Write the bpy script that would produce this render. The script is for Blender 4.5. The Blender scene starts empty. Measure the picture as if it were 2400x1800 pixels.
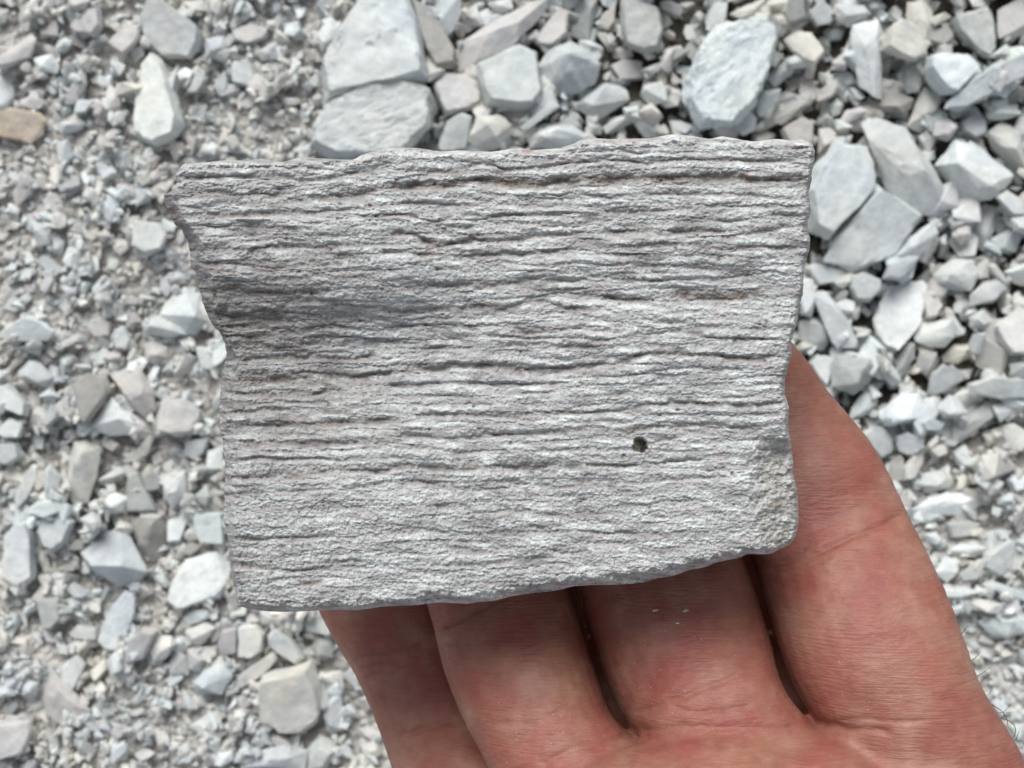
import bpy, bmesh, math, random, time
import numpy as np
from mathutils import Vector, Matrix
from mathutils.bvhtree import BVHTree

T0 = time.time()
SC = bpy.context.scene
COL = SC.collection

# ------------------------------------------------------------------ camera, sky, sun, exposure
CAM_Z = 0.62            # camera height above the gravel
ROCK_Z = 0.475          # height of the front face of the held rock
LENS, SENSOR = 50.0, 36.0
cam_d = bpy.data.cameras.new('camera')
cam = bpy.data.objects.new('camera', cam_d); COL.objects.link(cam)
cam.location = (0, 0, CAM_Z); cam.rotation_euler = (0, 0, 0)
cam_d.lens = LENS; cam_d.sensor_width = SENSOR
cam_d.clip_start = 0.005; cam_d.clip_end = 100
cam_d.dof.use_dof = True
cam_d.dof.focus_distance = CAM_Z - ROCK_Z + 0.003
cam_d.dof.aperture_fstop = 88
SC.camera = cam

SUN_EL, SUN_FROM = math.radians(46), math.radians(103)      # light falls in from the upper left of the picture
world = bpy.data.worlds.new('World'); SC.world = world; world.use_nodes = True
wn = world.node_tree.nodes; wl = world.node_tree.links
sky = wn.new('ShaderNodeTexSky'); sky.sky_type = 'NISHITA'; sky.sun_disc = False
sky.sun_elevation = SUN_EL; sky.sun_rotation = math.pi / 2 - SUN_FROM
sky.air_density = 1.0; sky.dust_density = 2.0; sky.ozone_density = 1.0
grey = wn.new('ShaderNodeHueSaturation'); grey.inputs['Saturation'].default_value = 0.36      # thin overcast greys the sky
wl.new(sky.outputs[0], grey.inputs['Color']); wl.new(grey.outputs[0], wn['Background'].inputs[0]); wn['Background'].inputs[1].default_value = 0.064
sun_d = bpy.data.lights.new('sun', 'SUN'); sun_d.energy = 1.5; sun_d.angle = math.radians(34); sun_d.color = (1, 0.99, 0.975)
sun = bpy.data.objects.new('sun', sun_d); COL.objects.link(sun)
sdir = Vector((math.cos(SUN_EL) * math.cos(SUN_FROM), math.cos(SUN_EL) * math.sin(SUN_FROM), math.sin(SUN_EL)))
sun.rotation_euler = sdir.to_track_quat('Z', 'Y').to_euler(); sun.location = sdir * 3
vs = SC.view_settings
vs.view_transform = 'Standard'; vs.look = 'None'; vs.gamma = 1; vs.use_curve_mapping = False
vs.exposure = 0.92

# ------------------------------------------------------------------ helpers
def pxm(z):
    """metres per photograph pixel at height z"""
    return SENSOR / LENS * (CAM_Z - z) / 2400.0

def at(px, py, z):
    s = pxm(z)
    return Vector(((px - 1200) * s, (900 - py) * s, z))

def to_px(co):
    s = SENSOR / LENS * (CAM_Z - co[:, 2]) / 2400.0
    return co[:, 0] / s + 1200, 900 - co[:, 1] / s

PERM = np.random.RandomState(7).permutation(4096).astype(np.int32)
GRD = np.random.RandomState(8).uniform(0, 2 * np.pi, 4096)
GX, GY = np.cos(GRD).astype(np.float32), np.sin(GRD).astype(np.float32)
def noise2(x, y, seed=0):
    """2D gradient noise, about -0.7..0.7"""
    x = np.asarray(x, np.float32); y = np.asarray(y, np.float32)
    xi = np.floor(x).astype(np.int32); yi = np.floor(y).astype(np.int32)
    xf = x - xi; yf = y - yi
    u = xf * xf * xf * (xf * (xf * 6 - 15) + 10); v = yf * yf * yf * (yf * (yf * 6 - 15) + 10)
    def g(ix, iy, dx, dy):
        h = PERM[(PERM[(ix + seed * 57) & 4095] + iy) & 4095]
        return GX[h] * dx + GY[h] * dy
    a = g(xi, yi, xf, yf); b = g(xi + 1, yi, xf - 1, yf)
    c = g(xi, yi + 1, xf, yf - 1); d = g(xi + 1, yi + 1, xf - 1, yf - 1)
    return (a + u * (b - a)) * (1 - v) + (c + u * (d - c)) * v

def fbm(x, y, seed=0, octs=4, gain=0.5, lac=2.03):
    t = 0; amp = 1
    for o in range(octs):
        t = t + amp * noise2(x, y, seed + o * 3); x = x * lac + 17.3; y = y * lac + 5.1; amp *= gain
    return t

def sstep(a, b, x):
    t = np.clip((x - a) / (b - a), 0, 1); return t * t * (3 - 2 * t)

def mesh_np(name, co, faces, smooth=True):
    """mesh from numpy: co (n,3); faces an (m,k) array or list of such arrays"""
    if not isinstance(faces, list): faces = [faces]
    me = bpy.data.meshes.new(name)
    me.vertices.add(len(co)); me.vertices.foreach_set('co', np.ascontiguousarray(co, np.float32).ravel())
    tot = sum(f.size for f in faces); nf = sum(len(f) for f in faces)
    me.loops.add(tot); me.polygons.add(nf)
    me.loops.foreach_set('vertex_index', np.concatenate([f.ravel() for f in faces]).astype(np.int32))
    st = []; k = 0
    for f in faces:
        st.append(k + np.arange(len(f)) * f.shape[1]); k += f.size
    me.polygons.foreach_set('loop_start', np.concatenate(st).astype(np.int32))
    me.polygons.foreach_set('use_smooth', np.full(nf, smooth, bool))
    me.update(calc_edges=True); me.validate()
    return me

def set_col(me, name, rgb):
    a = me.attributes.new(name, 'FLOAT_COLOR', 'POINT')
    c = np.ones((len(me.vertices), 4), np.float32); c[:, :3] = rgb
    a.data.foreach_set('color', c.ravel())

def link(name, me, mat, parent=None, **props):
    o = bpy.data.objects.new(name, me); COL.objects.link(o)
    if mat and me: me.materials.append(mat)
    if parent: o.parent = parent
    for k, v in props.items(): o[k] = v
    return o

# ------------------------------------------------------------------ materials
def new_mat(name):
    m = bpy.data.materials.new(name); m.use_nodes = True
    return m, m.node_tree.nodes, m.node_tree.links, m.node_tree.nodes['Principled BSDF']

def noise_node(n, l, scale, detail=4, rough=0.55, vec=None, mapscale=None, rot=None):
    t = n.new('ShaderNodeTexNoise'); t.inputs['Scale'].default_value = scale
    t.inputs['Detail'].default_value = detail; t.inputs['Roughness'].default_value = rough
    if vec is not None:
        if mapscale is not None:
            mp = n.new('ShaderNodeMapping'); mp.inputs['Scale'].default_value = mapscale
            if rot: mp.inputs['Rotation'].default_value = rot
            l.new(vec, mp.inputs[0]); vec = mp.outputs[0]
        l.new(vec, t.inputs['Vector'])
    return t

def mul_tint(n, l, col_out, fac_out, lo, hi):
    """colour x ramp(fac) for grain and mottling"""
    r = n.new('ShaderNodeValToRGB'); l.new(fac_out, r.inputs[0])
    r.color_ramp.elements[0].position = 0.3; r.color_ramp.elements[0].color = (*lo, 1)
    r.color_ramp.elements[1].position = 0.7; r.color_ramp.elements[1].color = (*hi, 1)
    m = n.new('ShaderNodeMix'); m.data_type = 'RGBA'; m.blend_type = 'MULTIPLY'; m.inputs[0].default_value = 1
    l.new(col_out, m.inputs[6]); l.new(r.outputs[0], m.inputs[7])
    return m.outputs[2]

def stone_material():
    m, n, l, b = new_mat('limestone_gravel')
    at_ = n.new('ShaderNodeAttribute'); at_.attribute_name = 'tone'
    geo = n.new('ShaderNodeNewGeometry'); pos = geo.outputs['Position']
    n1 = noise_node(n, l, 130, 5, 0.6, pos); n2 = noise_node(n, l, 900, 3, 0.6, pos)
    c = mul_tint(n, l, at_.outputs['Color'], n1.outputs[0], (0.82, 0.83, 0.85), (1.1, 1.09, 1.07))
    c = mul_tint(n, l, c, n2.outputs[0], (0.9, 0.9, 0.9), (1.08, 1.08, 1.08))
    n4 = noise_node(n, l, 28, 4, 0.6, pos); c = mul_tint(n, l, c, n4.outputs[0], (0.93, 0.96, 1.0), (1.06, 1.02, 0.96))
    l.new(c, b.inputs['Base Color']); b.inputs['Roughness'].default_value = 0.9
    b.inputs['Specular IOR Level'].default_value = 0.2
    bp = n.new('ShaderNodeBump'); bp.inputs['Distance'].default_value = 0.0012; bp.inputs['Strength'].default_value = 0.6
    n3 = noise_node(n, l, 300, 6, 0.65, pos); l.new(n3.outputs[0], bp.inputs['Height']); l.new(bp.outputs[0], b.inputs['Normal'])
    return m

def ground_material():
    m, n, l, b = new_mat('dusty_gravel_bed')
    geo = n.new('ShaderNodeNewGeometry'); pos = geo.outputs['Position']
    v = n.new('ShaderNodeTexVoronoi'); v.inputs['Scale'].default_value = 260; l.new(pos, v.inputs['Vector'])
    n1 = noise_node(n, l, 60, 5, 0.6, pos)
    base = n.new('ShaderNodeAttribute'); base.attribute_name = 'tone'
    c = mul_tint(n, l, base.outputs[0], n1.outputs[0], (0.7, 0.69, 0.66), (1.15, 1.14, 1.12))
    c = mul_tint(n, l, c, v.outputs['Color'], (0.85, 0.85, 0.85), (1.1, 1.1, 1.1))
    l.new(c, b.inputs['Base Color']); b.inputs['Roughness'].default_value = 0.95; b.inputs['Specular IOR Level'].default_value = 0.1
    bp = n.new('ShaderNodeBump'); bp.inputs['Distance'].default_value = 0.003; bp.invert = True
    l.new(v.outputs['Distance'], bp.inputs['Height']); l.new(bp.outputs[0], b.inputs['Normal'])
    return m

def rock_material():
    m, n, l, b = new_mat('banded_grey_rock')
    at_ = n.new('ShaderNodeAttribute'); at_.attribute_name = 'tone'
    geo = n.new('ShaderNodeNewGeometry'); pos = geo.outputs['Position']
    n1 = noise_node(n, l, 2600, 4, 0.65, pos, (0.55, 1, 1)); n2 = noise_node(n, l, 7000, 2, 0.5, pos)
    c = mul_tint(n, l, at_.outputs['Color'], n1.outputs[0], (0.70, 0.69, 0.685), (1.22, 1.225, 1.225))
    l.new(c, b.inputs['Base Color']); b.inputs['Roughness'].default_value = 0.85; b.inputs['Specular IOR Level'].default_value = 0.22
    bp = n.new('ShaderNodeBump'); bp.inputs['Distance'].default_value = 0.00025; bp.inputs['Strength'].default_value = 0.75
    l.new(n1.outputs[0], bp.inputs['Height'])
    bp2 = n.new('ShaderNodeBump'); bp2.inputs['Distance'].default_value = 0.00008; bp2.inputs['Strength'].default_value = 0.6
    l.new(n2.outputs[0], bp2.inputs['Height']); l.new(bp.outputs[0], bp2.inputs['Normal']); l.new(bp2.outputs[0], b.inputs['Normal'])
    return m

def skin_material():
    m, n, l, b = new_mat('skin')
    at_ = n.new('ShaderNodeAttribute'); at_.attribute_name = 'tone'
    geo = n.new('ShaderNodeNewGeometry'); pos = geo.outputs['Position']
    n1 = noise_node(n, l, 420, 5, 0.6, pos)
    c = mul_tint(n, l, at_.outputs['Color'], n1.outputs[0], (0.88, 0.80, 0.80), (1.10, 1.16, 1.14))
    # fine lines that run across the fingers
    n2 = noise_node(n, l, 1.0, 3, 0.6, pos, (330, 3600, 500), (0, 0, math.radians(-20)))
    n3 = noise_node(n, l, 3000, 3, 0.6, pos)
    c = mul_tint(n, l, c, n2.outputs[0], (0.95, 0.93, 0.93), (1.05, 1.06, 1.06))
    l.new(c, b.inputs['Base Color'])
    b.inputs['Roughness'].default_value = 0.48; b.inputs['Specular IOR Level'].default_value = 0.38
    b.inputs['Subsurface Weight'].default_value = 0.25; b.inputs['Subsurface Radius'].default_value = (1.0, 0.35, 0.2)
    b.inputs['Subsurface Scale'].default_value = 0.0015
    bp = n.new('ShaderNodeBump'); bp.inputs['Distance'].default_value = 0.00025; bp.inputs['Strength'].default_value = 0.5
    l.new(n2.outputs[0], bp.inputs['Height'])
    bp2 = n.new('ShaderNodeBump'); bp2.inputs['Distance'].default_value = 0.0001; bp2.inputs['Strength'].default_value = 0.5
    l.new(n3.outputs[0], bp2.inputs['Height']); l.new(bp.outputs[0], bp2.inputs['Normal'])
    vo = n.new('ShaderNodeTexVoronoi'); vo.feature = 'DISTANCE_TO_EDGE'; vo.inputs['Scale'].default_value = 1
    mp = n.new('ShaderNodeMapping'); mp.inputs['Scale'].default_value = (700, 1500, 900); mp.inputs['Rotation'].default_value = (0, 0, math.radians(-20))
    l.new(pos, mp.inputs[0]); l.new(mp.outputs[0], vo.inputs['Vector'])
    bp3 = n.new('ShaderNodeBump'); bp3.inputs['Distance'].default_value = 0.0001; bp3.inputs['Strength'].default_value = 0.35
    l.new(vo.outputs['Distance'], bp3.inputs['Height']); l.new(bp2.outputs[0], bp3.inputs['Normal']); l.new(bp3.outputs[0], b.inputs['Normal'])
    return m

def plain_material(name, col, rough):
    m, n, l, b = new_mat(name)
    base = n.new('ShaderNodeRGB'); base.outputs[0].default_value = (*col, 1)
    geo = n.new('ShaderNodeNewGeometry'); n1 = noise_node(n, l, 3000, 3, 0.6, geo.outputs['Position'])
    l.new(mul_tint(n, l, base.outputs[0], n1.outputs[0], (0.85,) * 3, (1.1,) * 3), b.inputs['Base Color'])
    b.inputs['Roughness'].default_value = rough
    return m

M_STONE, M_GROUND, M_ROCK, M_SKIN = stone_material(), ground_material(), rock_material(), skin_material()
M_HAIR = plain_material('dark_hair', (0.03, 0.022, 0.018), 0.45)
M_CRUMB = plain_material('white_rock_dust', (0.68, 0.65, 0.60), 0.9)

# ================================================================== the gravel bed
COARSE = np.array([(200,100,.35),(200,500,.15),(500,500,.05),(150,800,.2),(200,1100,.42),(200,1500,.42),(700,1600,.5),(400,1690,.03),(480,1640,.05),(330,1740,.03),
    (1000,150,.6),(1500,150,.85),(2200,150,.85),(2100,500,.95),(2200,850,.75),(2200,1200,.45),(2350,1500,.12),(2300,1750,.05),(1000,1000,.5),(650,250,.12),(60,1650,.2)])
def coarse(px, py):
    px = np.asarray(px, float)[..., None]; py = np.asarray(py, float)[..., None]
    w = 1 / (((px - COARSE[:, 0]) ** 2 + (py - COARSE[:, 1]) ** 2) + 90.0 ** 2) ** 1.5
    return (w * COARSE[:, 2]).sum(-1) / w.sum(-1)

GS = pxm(0.0)                       # metres per pixel on the ground
CELL = 3.0                          # height map cell, in pixels
HX0, HY0, HX1, HY1 = -620, -520, 3020, 2320
HW, HH = int((HX1 - HX0) / CELL), int((HY1 - HY0) / CELL)
gx, gy = np.meshgrid(HX0 + (np.arange(HW) + .5) * CELL, HY0 + (np.arange(HH) + .5) * CELL)
CO_MAP = coarse(gx[::8, ::8], gy[::8, ::8]).repeat(8, 0).repeat(8, 1)[:HH, :HW]
def bed_height(x, y, c):
    return -0.002 - 0.022 * c ** 1.5 + 0.0025 * fbm(x / 240, y / 240, 31, 3)
H = bed_height(gx, gy, CO_MAP)

def ground_sheet():
    n = 181
    xs = np.concatenate([[-4.5, -2.2, -1.1], np.linspace(-0.5, 0.5, n), [1.1, 2.2, 4.5]])
    X, Y = np.meshgrid(xs, xs)
    px, py = X / GS + 1200, 900 - Y / GS
    c = coarse(px, py); z = bed_height(px, py, c)
    far = (np.abs(X) > 0.6) | (np.abs(Y) > 0.6)
    z = z + (-0.006 - z) * np.clip((np.maximum(np.abs(X) - 0.32, np.abs(Y) - 0.26)) / 0.06, 0, 1); z = np.where(far, -0.006, z)
    k = len(xs); idx = np.arange(k * k).reshape(k, k)
    f = np.stack([idx[:-1, :-1], idx[:-1, 1:], idx[1:, 1:], idx[1:, :-1]], -1).reshape(-1, 4)
    me = mesh_np('ground', np.stack([X, Y, z], -1).reshape(-1, 3), f)
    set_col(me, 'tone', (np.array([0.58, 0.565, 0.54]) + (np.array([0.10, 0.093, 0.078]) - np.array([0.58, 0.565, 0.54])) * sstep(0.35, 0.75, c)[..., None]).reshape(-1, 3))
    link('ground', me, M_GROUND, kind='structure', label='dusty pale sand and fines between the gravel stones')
ground_sheet()

TONES = {'w': (0.685, 0.725, 0.715), 'p': (0.60, 0.63, 0.62), 'c': (0.66, 0.655, 0.605), 'g': (0.45, 0.47, 0.455),
         't': (0.56, 0.48, 0.385), 'k': (0.59, 0.58, 0.56), 'b': (0.41, 0.40, 0.37)}
TONE_WORD = {'w': 'bluish white', 'p': 'pale grey', 'c': 'cream', 'g': 'mid grey', 't': 'tan', 'k': 'warm grey', 'b': 'brownish grey'}

def poly_area(P):
    x, y = P[:, 0], P[:, 1]
    return 0.5 * abs(np.dot(x, np.roll(y, -1)) - np.dot(y, np.roll(x, -1)))

def subdivided(co, tri):
    """one loop of linear 1-to-4 subdivision, shared edges kept"""
    e = np.sort(np.concatenate([tri[:, [0, 1]], tri[:, [1, 2]], tri[:, [2, 0]]]), 1)
    u, inv = np.unique(e, axis=0, return_inverse=True); inv = inv.ravel()
    mid = co[u].mean(1); m = len(tri); a, b, c = inv[:m] + len(co), inv[m:2 * m] + len(co), inv[2 * m:] + len(co)
    t = np.concatenate([np.stack(q, 1) for q in ((tri[:, 0], a, c), (a, tri[:, 1], b), (c, b, tri[:, 2]), (a, b, c))])
    return np.concatenate([co, mid]), t

def smoothed(co, tri, f=0.5):
    s = np.zeros_like(co); n = np.zeros(len(co))
    for i in range(3):
        for j in range(3):
            if i != j:
                np.add.at(s, tri[:, i], co[tri[:, j]]); np.add.at(n, tri[:, i], 1)
    return co + f * (s / n[:, None] - co)

def hull(points):
    bm = bmesh.new()
    for p in points: bm.verts.new(p)
    r = bmesh.ops.convex_hull(bm, input=bm.verts)
    bmesh.ops.delete(bm, geom=list({v for v in r['geom_interior'] + r['geom_unused'] if isinstance(v, bmesh.types.BMVert)}), context='VERTS')
    bmesh.ops.triangulate(bm, faces=bm.faces)
    bmesh.ops.recalc_face_normals(bm, faces=bm.faces)
    bm.verts.index_update()
    co = np.array([v.co[:] for v in bm.verts]); tri = np.array([[v.index for v in f.verts] for f in bm.faces])
    bm.free(); return co, tri

def stone_shape(P, thick, rng, levels=3, rough=1.0, flat=0.0):
    """angular chip over the outline P (metres, about its centre): a waist, a few top facets, a smaller base"""
    size = math.sqrt(poly_area(P)); pts = []; k = len(P)
    ta = rng.uniform(0, 2 * math.pi); tilt = np.array([math.cos(ta), math.sin(ta)]) * rng.uniform(0.08, 0.5) * (0.45 if levels > 3 else 1)
    for p in P:
        pts.append((p[0], p[1], thick * rng.uniform(0.12, 0.6)))
        pts.append((p[0] * 0.75, p[1] * 0.75, -thick * rng.uniform(0.15, 0.5)))
    if flat > 0.5:                                     # shard: one broad broken face
        for p in P:
            q = p * rng.uniform(0.78, 0.93); pts.append((q[0], q[1], max(thick * 0.9 + q @ tilt, thick * 0.45)))
    else:                                              # wedge: a short ridge or peak off centre
        for i in range(rng.randint(2, 5)):
            q = P[rng.randint(k)] * rng.uniform(0.2, 0.72); pts.append((q[0], q[1], thick * rng.uniform(0.95, 1.25) + q @ tilt))
    co, tri = hull(pts)
    for i in range(levels): co, tri = subdivided(co, tri)
    co = smoothed(co, tri, 0.15)
    s = rng.randint(1, 900); w = 1 / size
    n = fbm(co[:, 0] * w * 3 + co[:, 2] * w * 2, co[:, 1] * w * 3 - co[:, 2] * w * 2.4, s, 4, 0.5)
    ctr = np.array([0, 0, thick * .3]); d = (co - ctr) / np.array([size, size, thick * 1.4]); d /= np.linalg.norm(d, axis=1)[:, None] + 1e-9
    if levels > 3:                                     # broken, pitted faces
        a, b = co[:, 0] * w + co[:, 2] * w * .7, co[:, 1] * w - co[:, 2] * w * .8
        n = n + 0.45 * fbm(a * 9, b * 9, s + 5, 3, 0.6) - 0.30 * sstep(0.22, 0.45, noise2(a * 13, b * 13, s + 9)) - 0.35 * sstep(-0.03, 0.05, fbm(a * 2.6, b * 2.6, s + 12, 4, .6))
    co = co + d * (n * (0.05 if levels > 3 else 0.068) * size * rough)[:, None]
    return co, tri

def jitter_tone(t, rng, amp=0.09):
    c = np.array(TONES[t]); return np.clip(c * (1 + rng.uniform(-amp, amp)) * (1 + rng.uniform(-0.007, 0.007, 3)), 0, 0.88)

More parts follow.
